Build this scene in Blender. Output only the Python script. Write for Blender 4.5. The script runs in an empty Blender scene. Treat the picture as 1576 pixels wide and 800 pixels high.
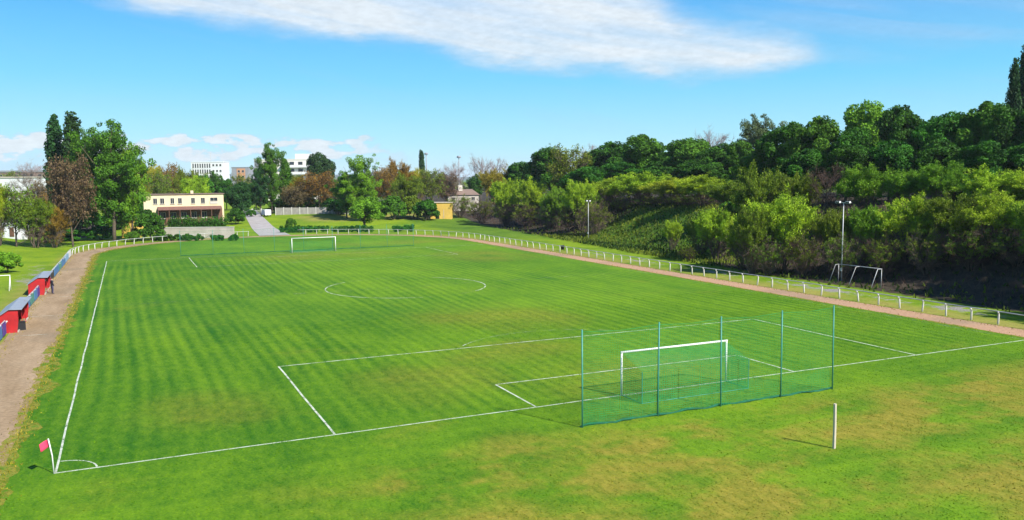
import bpy, math
import numpy as np
from mathutils import Vector, Matrix

R = math.radians
S = bpy.context.scene
COL = S.collection

# ------------------------------------------------------------------ camera
CAM = np.array([3.3633, -39.495, 12.4064])
YAW, PIT, ROL, FPX = 0.43298, 0.09842, -0.00825, 1276.146
FW = np.array([math.sin(YAW)*math.cos(PIT), math.cos(YAW)*math.cos(PIT), -math.sin(PIT)])
_r0 = np.array([math.cos(YAW), -math.sin(YAW), 0.0]); _u0 = np.cross(_r0, FW)
RT = _r0*math.cos(ROL)+_u0*math.sin(ROL)
UP = -_r0*math.sin(ROL)+_u0*math.cos(ROL)
cd = bpy.data.cameras.new('camera'); cam = bpy.data.objects.new('camera', cd); COL.objects.link(cam)
cam.matrix_world = Matrix(((RT[0], UP[0], -FW[0], CAM[0]), (RT[1], UP[1], -FW[1], CAM[1]),
                           (RT[2], UP[2], -FW[2], CAM[2]), (0, 0, 0, 1)))
cd.sensor_fit = 'HORIZONTAL'; cd.sensor_width = 36; cd.lens = 36*FPX/1576
cd.clip_start = 0.5; cd.clip_end = 40000
S.camera = cam

# ------------------------------------------------------------------ light, sky, exposure
SUN_EL = R(41)
SUN_AZ = math.atan2(0.42, -0.908)           # clockwise from +Y
sd = bpy.data.lights.new('sun', 'SUN'); sun = bpy.data.objects.new('sun', sd); COL.objects.link(sun)
sd.energy = 5.0; sd.angle = R(0.53); sd.color = (1.0, 0.955, 0.88)
to_sun = Vector((math.cos(SUN_EL)*math.sin(SUN_AZ), math.cos(SUN_EL)*math.cos(SUN_AZ), math.sin(SUN_EL)))
sun.rotation_euler = to_sun.to_track_quat('Z', 'Y').to_euler()
sun.location = to_sun*200
S.view_settings.view_transform = 'Standard'; S.view_settings.look = 'None'
S.view_settings.gamma = 1.0; S.view_settings.use_curve_mapping = False
S.view_settings.exposure = 0.9
S.render.engine = 'CYCLES'
S.cycles.use_denoising = True; S.cycles.denoiser = 'OPENIMAGEDENOISE'; S.cycles.denoising_input_passes = 'RGB_ALBEDO_NORMAL'; S.cycles.volume_bounces = 0; S.cycles.diffuse_bounces = 2; S.cycles.max_bounces = 5; S.cycles.transparent_max_bounces = 12
SKY = 0.115
HAZE = 0.00008


class NT:
    """small helper to write node trees"""
    def __init__(s, tree):
        s.t = tree; s.n = tree.nodes; s.l = tree.links

    def new(s, typ, **kw):
        n = s.n.new(typ)
        for k, v in kw.items(): setattr(n, k, v)
        return n

    def put(s, sock, v):
        if hasattr(v, 'is_linked') or hasattr(v, 'links'): s.l.new(v, sock)
        elif isinstance(v, tuple) and len(v) == 3 and sock.type == 'RGBA': sock.default_value = (*v, 1)
        else: sock.default_value = v

    def m(s, op, a, b=0.0, c=0.0, clamp=False):
        n = s.new('ShaderNodeMath', operation=op); n.use_clamp = clamp
        for i, v in enumerate((a, b, c)): s.put(n.inputs[i], v)
        return n.outputs[0]

    def ss(s, x, lo, hi):
        n = s.new('ShaderNodeMapRange', interpolation_type='SMOOTHSTEP')
        for i, v in enumerate((x, lo, hi, 0.0, 1.0)): s.put(n.inputs[i], v)
        return n.outputs[0]

    def lin(s, x, lo, hi, a=0.0, b=1.0):
        n = s.new('ShaderNodeMapRange')
        for i, v in enumerate((x, lo, hi, a, b)): s.put(n.inputs[i], v)
        return n.outputs[0]

    def mix(s, f, a, b, blend='MIX'):
        n = s.new('ShaderNodeMix', data_type='RGBA', blend_type=blend)
        s.put(n.inputs[0], f); s.put(n.inputs[6], a); s.put(n.inputs[7], b)
        return n.outputs[2]

    def noise(s, vec, scale, detail=3.0, rough=0.55, dist=0.0, out=0):
        n = s.new('ShaderNodeTexNoise')
        if vec is not None: s.l.new(vec, n.inputs['Vector'])
        n.inputs['Scale'].default_value = scale; n.inputs['Detail'].default_value = detail
        n.inputs['Roughness'].default_value = rough; n.inputs['Distortion'].default_value = dist
        return n.outputs[out]

    def vmul(s, vec, k):
        n = s.new('ShaderNodeVectorMath', operation='MULTIPLY'); s.l.new(vec, n.inputs[0]); n.inputs[1].default_value = k
        return n.outputs[0]

    def xyz(s, vec):
        n = s.new('ShaderNodeSeparateXYZ'); s.l.new(vec, n.inputs[0]); return n.outputs

    def comb(s, x, y, z):
        n = s.new('ShaderNodeCombineXYZ')
        for i, v in enumerate((x, y, z)): s.put(n.inputs[i], v)
        return n.outputs[0]


# world: physical sky, with a high cloud sheet and a line of low cumulus
W = bpy.data.worlds.new('World'); S.world = W; W.use_nodes = True
k = NT(W.node_tree); k.n.clear()
sky = k.new('ShaderNodeTexSky', sky_type='NISHITA'); sky.sun_disc = False
sky.sun_elevation = SUN_EL; sky.sun_rotation = SUN_AZ % (2*math.pi)
sky.altitude = 100; sky.air_density = 1.0; sky.dust_density = 0.2; sky.ozone_density = 2.0
tc = k.new('ShaderNodeTexCoord'); D = tc.outputs['Generated']
dx, dy, dz = k.xyz(D)
az = k.m('MULTIPLY', k.m('ARCTAN2', dx, dy), 57.2958)            # degrees clockwise from +Y
el = k.m('MULTIPLY', k.m('ARCSINE', dz), 57.2958)
rampn = k.new('ShaderNodeValToRGB'); cr = rampn.color_ramp
for i, (e, c) in enumerate(((0, (0.54, 0.86, 0.98)), (2.5, (0.35, 0.79, 0.99)), (6.5, (0.15, 0.64, 0.98)), (12, (0.045, 0.43, 0.95)), (30, (0.03, 0.22, 0.62)), (90, (0.02, 0.14, 0.45)))):
    st = cr.elements[i] if i < 2 else cr.elements.new(e/90)
    st.position = e/90; st.color = (*c, 1)
k.l.new(k.m('DIVIDE', el, 90.0, clamp=True), rampn.inputs[0])
GN = 1/(SKY*2**S.view_settings.exposure)
blue = k.mix(1.0, rampn.outputs[0], (GN, GN, GN), 'MULTIPLY')
skyc = k.mix(0.9, sky.outputs[0], blue)          # physical sky, its blue deepened towards the photograph's clear spring air
P1 = k.comb(k.m('MULTIPLY', az, 0.09), k.m('MULTIPLY', el, 0.34), 0.0)
wob = k.m('SUBTRACT', k.noise(P1, 2.2, 5.0, 0.6), 0.5)


def fcurve(x, pts, lo, hi, vlo, vhi):
    """piecewise curve value(x) for x in lo..hi"""
    n = k.new('ShaderNodeFloatCurve'); c = n.mapping.curves[0]
    P = [((a-lo)/(hi-lo), (b-vlo)/(vhi-vlo)) for a, b in pts]
    c.points[0].location = P[0]; c.points[1].location = P[-1]
    for p in P[1:-1]: c.points.new(*p)
    for p in c.points: p.handle_type = 'AUTO_CLAMPED'
    n.mapping.update()
    k.l.new(k.lin(x, lo, hi), n.inputs['Value'])
    return k.m('MULTIPLY_ADD', n.outputs[0], vhi-vlo, vlo)


# edges of the sheet (azimuth, elevation) in degrees
low = fcurve(az, [(-20, 12.6), (-2.5, 10.7), (5.8, 9.5), (7.9, 9.2), (13, 9.0), (18.6, 8.6), (22.6, 7.35), (29.8, 6.85),
                  (37.7, 6.05), (42.7, 6.5), (46.3, 7.1), (60, 8.0)], -20, 60, 4, 16)
hig = fcurve(az, [(-20, 15.5), (0, 15.5), (22, 15.5), (31, 14.5), (34.2, 12.6), (36.8, 10.8), (43.9, 9.0), (46.3, 7.6), (60, 7.0)],
             -20, 60, 4, 16)
elw = k.m('ADD', el, k.m('MULTIPLY', wob, 2.0))
above = k.ss(k.m('SUBTRACT', elw, low), -0.35, 1.3)
under = k.ss(k.m('SUBTRACT', hig, elw), -1.2, 2.2)
streak = k.noise(k.comb(k.m('MULTIPLY', az, 0.05), k.m('MULTIPLY_ADD', az, 0.10, k.m('MULTIPLY', el, 0.55)), 3.0), 1.7, 3.0, 0.5, 0.4)
body = k.m('MULTIPLY', k.m('MULTIPLY', above, under), k.lin(streak, 0.26, 0.60, 0.68, 0.95))
# faint veil up on the right, and wisps elsewhere
veil = k.m('MULTIPLY', k.m('MULTIPLY', k.ss(az, 34, 44), k.ss(k.m('ADD', el, k.m('MULTIPLY', wob, 3.0)), 6.5, 9.0)), k.lin(streak, 0.35, 0.7, 0.14, 0.50))
wisp = k.m('MULTIPLY', k.ss(streak, 0.52, 0.80), 0.12)
# cumulus row low over the horizon at the left
P2 = k.comb(k.m('MULTIPLY', az, 0.30), k.m('MULTIPLY', el, 0.75), 7.3)
cn = k.noise(P2, 1.7, 6.0, 0.58)
env = k.m('MULTIPLY', k.ss(el, 0.75, 1.9), k.m('SUBTRACT', 1.0, k.ss(el, 2.35, 3.35)))
envx = k.m('SUBTRACT', 1.0, k.ss(az, 13.0, 21.0))
cum = k.ss(k.m('ADD', cn, k.m('MULTIPLY', k.m('MULTIPLY', env, envx), 0.17)), 0.575, 0.69)
cum = k.m('MULTIPLY', cum, k.m('MULTIPLY', envx, k.ss(env, 0.08, 0.45)))
low_bank = k.m('MULTIPLY', k.m('MULTIPLY', k.m('SUBTRACT', 1.0, k.ss(el, 0.7, 2.9)), k.m('SUBTRACT', 1.0, k.ss(az, -6, 8))), 0.34)
a_all = k.m('MAXIMUM', k.m('MAXIMUM', body, k.m('MULTIPLY', cum, 0.92)), k.m('MAXIMUM', k.m('MAXIMUM', veil, wisp), low_bank), clamp=True)
shade = k.lin(k.noise(P2, 5.0, 4.0), 0.3, 0.7, 0.88, 1.02)
ccol = k.mix(k.m('MAXIMUM', body, k.m('MULTIPLY', cum, 1.0)), (0.46*GN, 0.68*GN, 0.95*GN), (0.88*GN, 0.95*GN, 1.0*GN))
ccol = k.mix(1.0, ccol, k.comb(shade, shade, shade), 'MULTIPLY')
fin = k.mix(a_all, skyc, ccol)
bg = k.new('ShaderNodeBackground'); bg.inputs['Strength'].default_value = SKY
k.l.new(fin, bg.inputs['Color'])
wo = k.new('ShaderNodeOutputWorld'); k.l.new(bg.outputs[0], wo.inputs['Surface'])


# ------------------------------------------------------------------ helpers: layout
def at(px, py, depth):
    """the point at `depth` metres along the view axis through a pixel of the photograph (used to lay things out)"""
    d = FW + RT*(px-788)/FPX - UP*(py-400)/FPX
    return CAM + d*depth


def sm(x, a, b):
    t = np.clip((np.asarray(x, float)-a)/(b-a), 0, 1); return t*t*(3-2*t)


TOE = np.array([(-200, 80), (0, 79.5), (38, 80), (55, 81.5), (78, 83.5), (106, 87), (144, 90.5), (194, 97), (240, 108), (400, 140)], float)


def toe(y): return np.interp(y, TOE[:, 0], TOE[:, 1])


def h(x, y):
    """height of the ground"""
    x = np.asarray(x, float); y = np.asarray(y, float)
    d = x-toe(y)
    hb = np.interp(y, [-300, 60, 120, 170, 215, 260], [9.5, 8.8, 8.0, 6.2, 3.2, 2.0])
    bank = hb*(0.72*sm(d, -0.5, 17)+0.28*sm(d, 6, 40))*sm(-y, -400, 100)**0
    bank = bank*(1-sm(d, 160, 420))
    far = (0.55+0.45*sm(x, 20, 60))*2.7*sm(y, 163, 214)*(1-sm(np.abs(x-40), 400, 900))*(0.55+0.45*sm(x, -20, 10))
    left = 1.5*sm(-x, 9.5, 24)*sm(y, 10, 60)
    und = 0.22*np.sin(x*0.21+1.3*np.sin(y*0.13))*np.sin(y*0.17+0.8)*sm(d, 0, 5)
    return np.maximum(bank, np.maximum(far, left)*(1-sm(d, -5, 4)))+und


def hz(x, y): return float(h(x, y))


# ------------------------------------------------------------------ helpers: meshes
class MB:
    """collects polygons for ONE mesh"""
    def __init__(s): s.v = []; s.f = []; s.n = 0; s.mi = []

    def add(s, V, F, mi=0):
        V = np.asarray(V, float).reshape(-1, 3)
        s.v.append(V)
        for f in F: s.f.append(tuple(int(i)+s.n for i in f)); s.mi.append(mi)
        s.n += len(V); return s

    def box(s, c, size, rz=0.0, mi=0):
        cx, cy, cz = c; a, b, e = [q/2 for q in size]
        V = np.array([(-a, -b, -e), (a, -b, -e), (a, b, -e), (-a, b, -e), (-a, -b, e), (a, -b, e), (a, b, e), (-a, b, e)])
        if rz:
            co, si = math.cos(rz), math.sin(rz); V = np.c_[V[:, 0]*co-V[:, 1]*si, V[:, 0]*si+V[:, 1]*co, V[:, 2]]
        return s.add(V+np.array([cx, cy, cz]), [(0, 3, 2, 1), (4, 5, 6, 7), (0, 1, 5, 4), (1, 2, 6, 5), (2, 3, 7, 6), (3, 0, 4, 7)], mi)

    def tube(s, pts, rad, n=6, cap=True, mi=0):
        pts = np.asarray(pts, float); m = len(pts)
        rad = np.full(m, rad, float) if np.isscalar(rad) else np.asarray(rad, float)
        tan = np.gradient(pts, axis=0); tan /= np.linalg.norm(tan, axis=1)[:, None]+1e-12
        ref = np.array([0.0, 0, 1]) if abs(tan[0, 2]) < 0.9 else np.array([1.0, 0, 0])
        V = []
        for i in range(m):
            a = np.cross(tan[i], ref); a /= np.linalg.norm(a)+1e-12; b = np.cross(tan[i], a); ref = np.cross(a, tan[i])
            t = np.arange(n)*2*math.pi/n
            V.append(pts[i]+rad[i]*(np.cos(t)[:, None]*a+np.sin(t)[:, None]*b))
        F = [(i*n+j, i*n+(j+1) % n, (i+1)*n+(j+1) % n, (i+1)*n+j) for i in range(m-1) for j in range(n)]
        if cap: F += [tuple(range(n-1, -1, -1)), tuple((m-1)*n+j for j in range(n))]
        return s.add(np.concatenate(V), F, mi)

    def quad(s, *p, mi=0): return s.add(p, [tuple(range(len(p)))], mi)

    def build(s, name, mat, parent=None, smooth=False):
        me = bpy.data.meshes.new(name)
        me.from_pydata(np.concatenate(s.v).tolist(), [], s.f)
        for q in (mat if isinstance(mat, (list, tuple)) else [mat]): me.materials.append(q)
        if any(s.mi): me.polygons.foreach_set('material_index', s.mi)
        if smooth: me.polygons.foreach_set('use_smooth', [True]*len(me.polygons))
        o = bpy.data.objects.new(name, me); COL.objects.link(o)
        if parent is not None: o.parent = parent
        return o


def quads_mesh(name, V, tint=None):
    """fast mesh out of loose quads, V is (n,4,3)"""
    n = len(V); me = bpy.data.meshes.new(name)
    me.vertices.add(4*n); me.vertices.foreach_set('co', np.ascontiguousarray(V, np.float32).ravel())
    me.loops.add(4*n); me.loops.foreach_set('vertex_index', np.arange(4*n, dtype=np.int32))
    me.polygons.add(n); me.polygons.foreach_set('loop_start', np.arange(0, 4*n, 4, dtype=np.int32))
    if tint is not None:
        a = me.attributes.new('tint', 'FLOAT', 'FACE'); a.data.foreach_set('value', np.asarray(tint, np.float32))
    me.update(); me.validate()
    return me


def tag(o, label=None, cat=None, group=None, kind=None):
    for kk, v in (('label', label), ('category', cat), ('group', group), ('kind', kind)):
        if v: o[kk] = v
    return o


def thing(name, label, cat, loc=(0, 0, 0), rz=0.0, group=None):
    o = bpy.data.objects.new(name, None); COL.objects.link(o)
    o.location = loc; o.rotation_euler = (0, 0, rz); o.empty_display_size = 0.3
    return tag(o, label, cat, group)


# ------------------------------------------------------------------ materials
def pmat(name, col, rough=0.7, metal=0.0, vary=0.12, scale=1.5, bump=0.0, spec=0.3, dirt=None):
    """painted / stone / wood surface: base colour with mottling and (optionally) dirt"""
    mt = bpy.data.materials.new(name); mt.use_nodes = True
    q = NT(mt.node_tree); b = q.n['Principled BSDF']
    tcn = q.new('ShaderNodeTexCoord').outputs['Object']
    n1 = q.noise(tcn, scale, 5.0, 0.6)
    f = q.lin(n1, 0.3, 0.7, 1-vary, 1+vary)
    col = tuple(v*0.82 for v in col)
    c = q.mix(1.0, col, q.comb(f, f, f), 'MULTIPLY')
    if dirt:
        c = q.mix(q.m('MULTIPLY', q.ss(q.noise(tcn, scale*0.7, 6.0, 0.65), 0.5, 0.75), 0.6), c, dirt)
    q.l.new(c, b.inputs['Base Color']); b.inputs['Roughness'].default_value = rough
    b.inputs['Metallic'].default_value = metal; b.inputs['Specular IOR Level'].default_value = spec
    if bump:
        bn = q.new('ShaderNodeBump'); bn.inputs['Strength'].default_value = bump; bn.inputs['Distance'].default_value = 0.03
        q.l.new(q.noise(tcn, scale*8, 3.0), bn.inputs['Height']); q.l.new(bn.outputs[0], b.inputs['Normal'])
    return mt


def leafmat(name, dark, light, trans=0.2, hue=0.02):
    mt = bpy.data.materials.new(name); mt.use_nodes = True
    q = NT(mt.node_tree); q.n.clear()
    at_ = q.new('ShaderNodeAttribute', attribute_name='tint')
    oi = q.new('ShaderNodeObjectInfo')
    c = q.mix(at_.outputs['Fac'], tuple(v*0.66 for v in dark), tuple(v*0.78 for v in light))
    hsn = q.new('ShaderNodeHueSaturation')
    q.l.new(q.lin(oi.outputs['Random'], 0, 1, 0.5-hue, 0.5+hue), hsn.inputs['Hue'])
    q.l.new(q.lin(oi.outputs['Random'], 0, 1, 0.88, 1.12), hsn.inputs['Value'])
    hsn.inputs['Saturation'].default_value = 1.0
    q.l.new(c, hsn.inputs['Color'])
    pr = q.new('ShaderNodeBsdfPrincipled'); pr.inputs['Roughness'].default_value = 0.6; pr.inputs['Specular IOR Level'].default_value = 0.12
    tr = q.new('ShaderNodeBsdfTranslucent'); q.l.new(hsn.outputs[0], pr.inputs['Base Color']); q.l.new(hsn.outputs[0], tr.inputs['Color'])
    mx = q.new('ShaderNodeMixShader'); mx.inputs[0].default_value = trans
    q.l.new(pr.outputs[0], mx.inputs[1]); q.l.new(tr.outputs[0], mx.inputs[2])
    q.l.new(mx.outputs[0], q.new('ShaderNodeOutputMaterial').inputs[0])
    return mt


LEAF = dict(
    dark=leafmat('dark_leaves', (0.012, 0.055, 0.006), (0.075, 0.235, 0.013), hue=0.01),
    mid=leafmat('green_leaves', (0.03, 0.11, 0.007), (0.13, 0.31, 0.018)),
    bright=leafmat('bright_leaves', (0.10, 0.24, 0.010), (0.25, 0.46, 0.025)),
    lime=leafmat('lime_leaves', (0.17, 0.30, 0.010), (0.50, 0.66, 0.03)),
    olive=leafmat('olive_leaves', (0.07, 0.14, 0.008), (0.25, 0.34, 0.02)),
    orange=leafmat('orange_leaves', (0.16, 0.10, 0.012), (0.42, 0.27, 0.03)),
    yellow=leafmat('yellow_leaves', (0.22, 0.19, 0.012), (0.48, 0.42, 0.04)),
    brown=leafmat('brown_twig_leaves', (0.10, 0.068, 0.03), (0.26, 0.19, 0.085)),
    poplar=leafmat('poplar_leaves', (0.015, 0.05, 0.015), (0.05, 0.14, 0.03)),
    mix=leafmat('rough_grass_blades', (0.02, 0.06, 0.006), (0.20, 0.24, 0.02)),
    silver=leafmat('silver_leaves', (0.06, 0.10, 0.035), (0.19, 0.26, 0.09)),
)
M = dict(
    bark=pmat('bark', (0.11, 0.085, 0.06), 0.9, vary=0.3, scale=3, bump=0.4),
    twig=pmat('twigs', (0.16, 0.115, 0.085), 0.9, vary=0.25, scale=2),
    twig_dark=pmat('dark_twigs', (0.10, 0.06, 0.045), 0.9, vary=0.25, scale=2),
    twig_pale=pmat('pale_twigs', (0.30, 0.22, 0.20), 0.9, vary=0.2, scale=2),
    white=pmat('white_paint', (0.78, 0.78, 0.76), 0.45, vary=0.05, dirt=(0.45, 0.43, 0.38)),
    post=pmat('whitewashed_concrete', (0.68, 0.66, 0.60), 0.8, vary=0.12, scale=4, bump=0.2, dirt=(0.34, 0.31, 0.25)),
    rail=pmat('grey_pipe', (0.52, 0.53, 0.52), 0.5, metal=0.2, vary=0.15, dirt=(0.22, 0.16, 0.11)),
    teal=pmat('teal_paint', (0.05, 0.27, 0.22), 0.45, vary=0.15, dirt=(0.10, 0.12, 0.10)),
    blue=pmat('blue_paint', (0.05, 0.20, 0.42), 0.5, vary=0.2, scale=1.2, dirt=(0.10, 0.14, 0.2)),
    lblue=pmat('pale_blue_paint', (0.22, 0.42, 0.58), 0.5, vary=0.2, scale=1.2, dirt=(0.3, 0.33, 0.36)),
    purple=pmat('purple_cloth', (0.10, 0.05, 0.25), 0.8, vary=0.2),
    red=pmat('red_paint', (0.40, 0.014, 0.017), 0.55, vary=0.22, dirt=(0.26, 0.03, 0.025)),
    roof=pmat('grey_sheet_roof', (0.30, 0.33, 0.37), 0.5, metal=0.1, vary=0.14, dirt=(0.2, 0.19, 0.18)),
    flag=pmat('pink_red_cloth', (0.72, 0.05, 0.12), 0.8, vary=0.08),
    black=pmat('black_plastic', (0.02, 0.02, 0.022), 0.5, vary=0.1),
    cream=pmat('cream_render', (0.76, 0.63, 0.40), 0.85, vary=0.08, scale=0.5, dirt=(0.52, 0.41, 0.26)),
    yellow=pmat('yellow_render', (0.68, 0.45, 0.09), 0.85, vary=0.12, scale=0.6, dirt=(0.40, 0.28, 0.10)),
    fence_slab=pmat('weathered_concrete_slab', (0.33, 0.31, 0.28), 0.9, vary=0.2, scale=1.0, dirt=(0.17, 0.16, 0.13)),
    stone=pmat('pale_concrete', (0.46, 0.42, 0.36), 0.85, vary=0.14, scale=0.6, dirt=(0.28, 0.26, 0.22)),
    wwall=pmat('white_wall', (0.74, 0.75, 0.77), 0.8, vary=0.06, scale=0.2, dirt=(0.55, 0.56, 0.58)),
    towerwall=pmat('pale_facade', (0.76, 0.72, 0.66), 0.8, vary=0.05, scale=0.1),
    orange=pmat('orange_panel', (0.55, 0.28, 0.16), 0.8, vary=0.08, scale=0.2),
    greywall=pmat('grey_panel', (0.28, 0.29, 0.32), 0.8, vary=0.1, scale=0.2),
    tile=pmat('red_brown_tiles', (0.19, 0.095, 0.075), 0.8, vary=0.2, scale=2.0),
    wood=pmat('brown_wood', (0.15, 0.075, 0.045), 0.7, vary=0.2, scale=2.0),
    glass=pmat('window_glass', (0.03, 0.035, 0.045), 0.12, vary=0.1, spec=0.6),
    frame=pmat('window_frame', (0.62, 0.58, 0.50), 0.6, vary=0.05),
    brick=pmat('brown_roof', (0.20, 0.14, 0.11), 0.85, vary=0.15, scale=0.4),
    skin=pmat('skin', (0.52, 0.32, 0.23), 0.6, vary=0.03),
    hair=pmat('dark_hair', (0.03, 0.02, 0.015), 0.6, vary=0.1),
    cloth=pmat('navy_cloth', (0.02, 0.022, 0.045), 0.9, vary=0.15, scale=5),
    net=pmat('green_net', (0.012, 0.27, 0.075), 0.8, vary=0.15), slack=pmat('shadowed_green_net', (0.01, 0.11, 0.055), 0.9, vary=0.3, scale=6),
    stake=pmat('bleached_wood', (0.60, 0.52, 0.40), 0.8, vary=0.12, scale=4, dirt=(0.4, 0.33, 0.24)),
)


def lawn_material(blades=False):
    mt = bpy.data.materials.new('turf_blades' if blades else 'mown_turf'); mt.use_nodes = True
    q = NT(mt.node_tree); b = q.n['Principled BSDF']
    pos = q.new('ShaderNodeNewGeometry').outputs['Position']
    x, y, _ = q.xyz(pos)
    big = q.noise(pos, 0.045, 4.0, 0.55)
    midn = q.noise(q.vmul(pos, (1.0, 0.45, 1.0)), 0.25, 5.0, 0.6)
    fine = q.noise(q.vmul(pos, (1.0, 0.45, 1.0)), 2.6, 4.0, 0.65)
    grain = q.noise(q.vmul(pos, (1.0, 1.0, 1.0)), 9.0, 3.0, 0.75)
    # mower passes: narrow bands along the pitch, a little crooked
    warp = q.m('MULTIPLY', q.m('SUBTRACT', q.noise(q.vmul(pos, (1, 0.22, 1)), 0.05, 1.0), 0.5), 5.0)
    sx = q.m('ADD', q.m('ADD', x, warp), q.m('MULTIPLY', q.m('SUBTRACT', midn, 0.5), 0.10))
    s1 = q.m('SINE', q.m('MULTIPLY', sx, 2*math.pi/1.0))
    s2 = q.m('MULTIPLY', q.m('SUBTRACT', q.noise(q.comb(sx, q.m('MULTIPLY', y, 0.03), 0.0), 0.85, 3.0, 0.65), 0.5), 5.0)
    cross = q.m('MULTIPLY', q.m('SUBTRACT', q.noise(q.comb(q.m('MULTIPLY', x, 0.07), q.m('ADD', y, q.m('MULTIPLY', x, 0.03)), 4.0), 0.55, 4.0, 0.65), 0.5), 1.0)
    cross = q.m('MULTIPLY', cross, q.m('SUBTRACT', 1.0, q.ss(y, -4.0, 2.0)))
    patchy = q.ss(q.noise(q.vmul(pos, (1, 0.5, 1)), 0.07, 3.0), 0.36, 0.6)
    inside = q.m('MULTIPLY', q.ss(y, -1.5, 4.0), q.m('SUBTRACT', 1.0, q.ss(y, 96, 104)))
    stripe = q.m('MULTIPLY', q.m('ADD', q.m('MULTIPLY', s1, 0.18), q.m('MULTIPLY', s2, 0.20)), q.m('MULTIPLY', q.lin(patchy, 0, 1, 0.35, 1.0), inside))
    tone = q.m('ADD', q.m('ADD', q.m('MULTIPLY', q.m('SUBTRACT', big, 0.5), 1.0), q.m('MULTIPLY', q.m('SUBTRACT', midn, 0.5), 1.0)),
               q.m('ADD', q.m('MULTIPLY', q.m('SUBTRACT', fine, 0.5), 1.1), q.m('MULTIPLY', q.m('SUBTRACT', grain, 0.5), 1.5)))
    # the left flank is greener, the rest a little lighter
    side = q.m('MULTIPLY', q.ss(x, 2, 34), 0.22)
    tone = q.m('ADD', q.m('ADD', q.m('ADD', tone, stripe), side), q.m('ADD', cross, 0.38), clamp=True)
    green = q.mix(tone, (0.017, 0.090, 0.003), (0.126, 0.230, 0.007))
    # dry, yellow turf: behind the near goal line, in the goal mouths and in scattered patches
    dn = q.noise(q.vmul(pos, (0.6, 1.0, 1.0)), 0.16, 6.0, 0.62, 0.4)
    behind = q.m('MULTIPLY', q.m('SUBTRACT', 1.0, q.ss(q.m('ADD', y, q.m('MULTIPLY', q.m('SUBTRACT', midn, 0.5), 5.0)), -7.5, -2.5)),
                 q.ss(x, 5, 15))
    dark_spot = q.ss(q.noise(q.vmul(pos, (0.7, 1.0, 1.0)), 0.13, 5.0, 0.65), 0.47, 0.60)
    behind = q.m('MULTIPLY', behind, q.m('SUBTRACT', 1.0, q.m('MULTIPLY', dark_spot, 0.95)))

    def blob(cx, cy, rx, ry):
        u = q.m('DIVIDE', q.m('SUBTRACT', x, cx), rx); v = q.m('DIVIDE', q.m('SUBTRACT', y, cy), ry)
        d = q.m('SQRT', q.m('ADD', q.m('MULTIPLY', u, u), q.m('MULTIPLY', v, v)))
        return q.m('SUBTRACT', 1.0, q.ss(q.m('ADD', d, q.m('MULTIPLY', q.m('SUBTRACT', midn, 0.5), 1.2)), 0.3, 1.2))
    spots = blob(32, 4, 9, 7)
    for a in ((33, 97, 17, 7), (55, 84, 9, 12), (7, 8, 4.5, 5), (20, 8, 6, 6), (28, 14, 8, 5), (33, 28, 9, 9), (52, 118, 16, 7)):
        spots = q.m('MAXIMUM', spots, blob(*a))
    scat = q.m('MULTIPLY', q.ss(dn, 0.56, 0.78), 0.35)
    dry = q.m('MAXIMUM', q.m('MULTIPLY', behind, q.lin(q.m('ADD', dn, q.m('MULTIPLY', cross, 0.12)), 0.36, 0.56, 0.05, 1.0)), q.m('MAXIMUM', q.m('MULTIPLY', spots, q.lin(dn, 0.3, 0.65, 0.08, 0.50)), scat), clamp=True)
    dcol = q.mix(q.lin(q.m('ADD', q.m('MULTIPLY', fine, 0.6), q.m('MULTIPLY', grain, 0.4)), 0.35, 0.65), (0.105, 0.115, 0.008), (0.29, 0.225, 0.036))
    col = q.mix(q.m('MULTIPLY', dry, 0.88), green, dcol)
    if blades:
        f = q.lin(q.new('ShaderNodeAttribute', attribute_name='tint').outputs['Fac'], 0, 1, 0.80, 1.28)
        col = q.mix(1.0, col, q.comb(f, f, q.m('MULTIPLY', f, 0.9)), 'MULTIPLY')
    q.l.new(col, b.inputs['Base Color']); b.inputs['Roughness'].default_value = 0.85; b.inputs['Specular IOR Level'].default_value = 0.1
    bn = q.new('ShaderNodeBump'); bn.inputs['Strength'].default_value = 0.55; bn.inputs['Distance'].default_value = 0.10
    q.l.new(q.m('ADD', q.m('MULTIPLY', fine, 0.6), q.m('ADD', q.m('MULTIPLY', grain, 0.4), q.m('MULTIPLY', midn, 0.0))), bn.inputs['Height'])
    q.l.new(bn.outputs[0], b.inputs['Normal'])
    return mt


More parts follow.
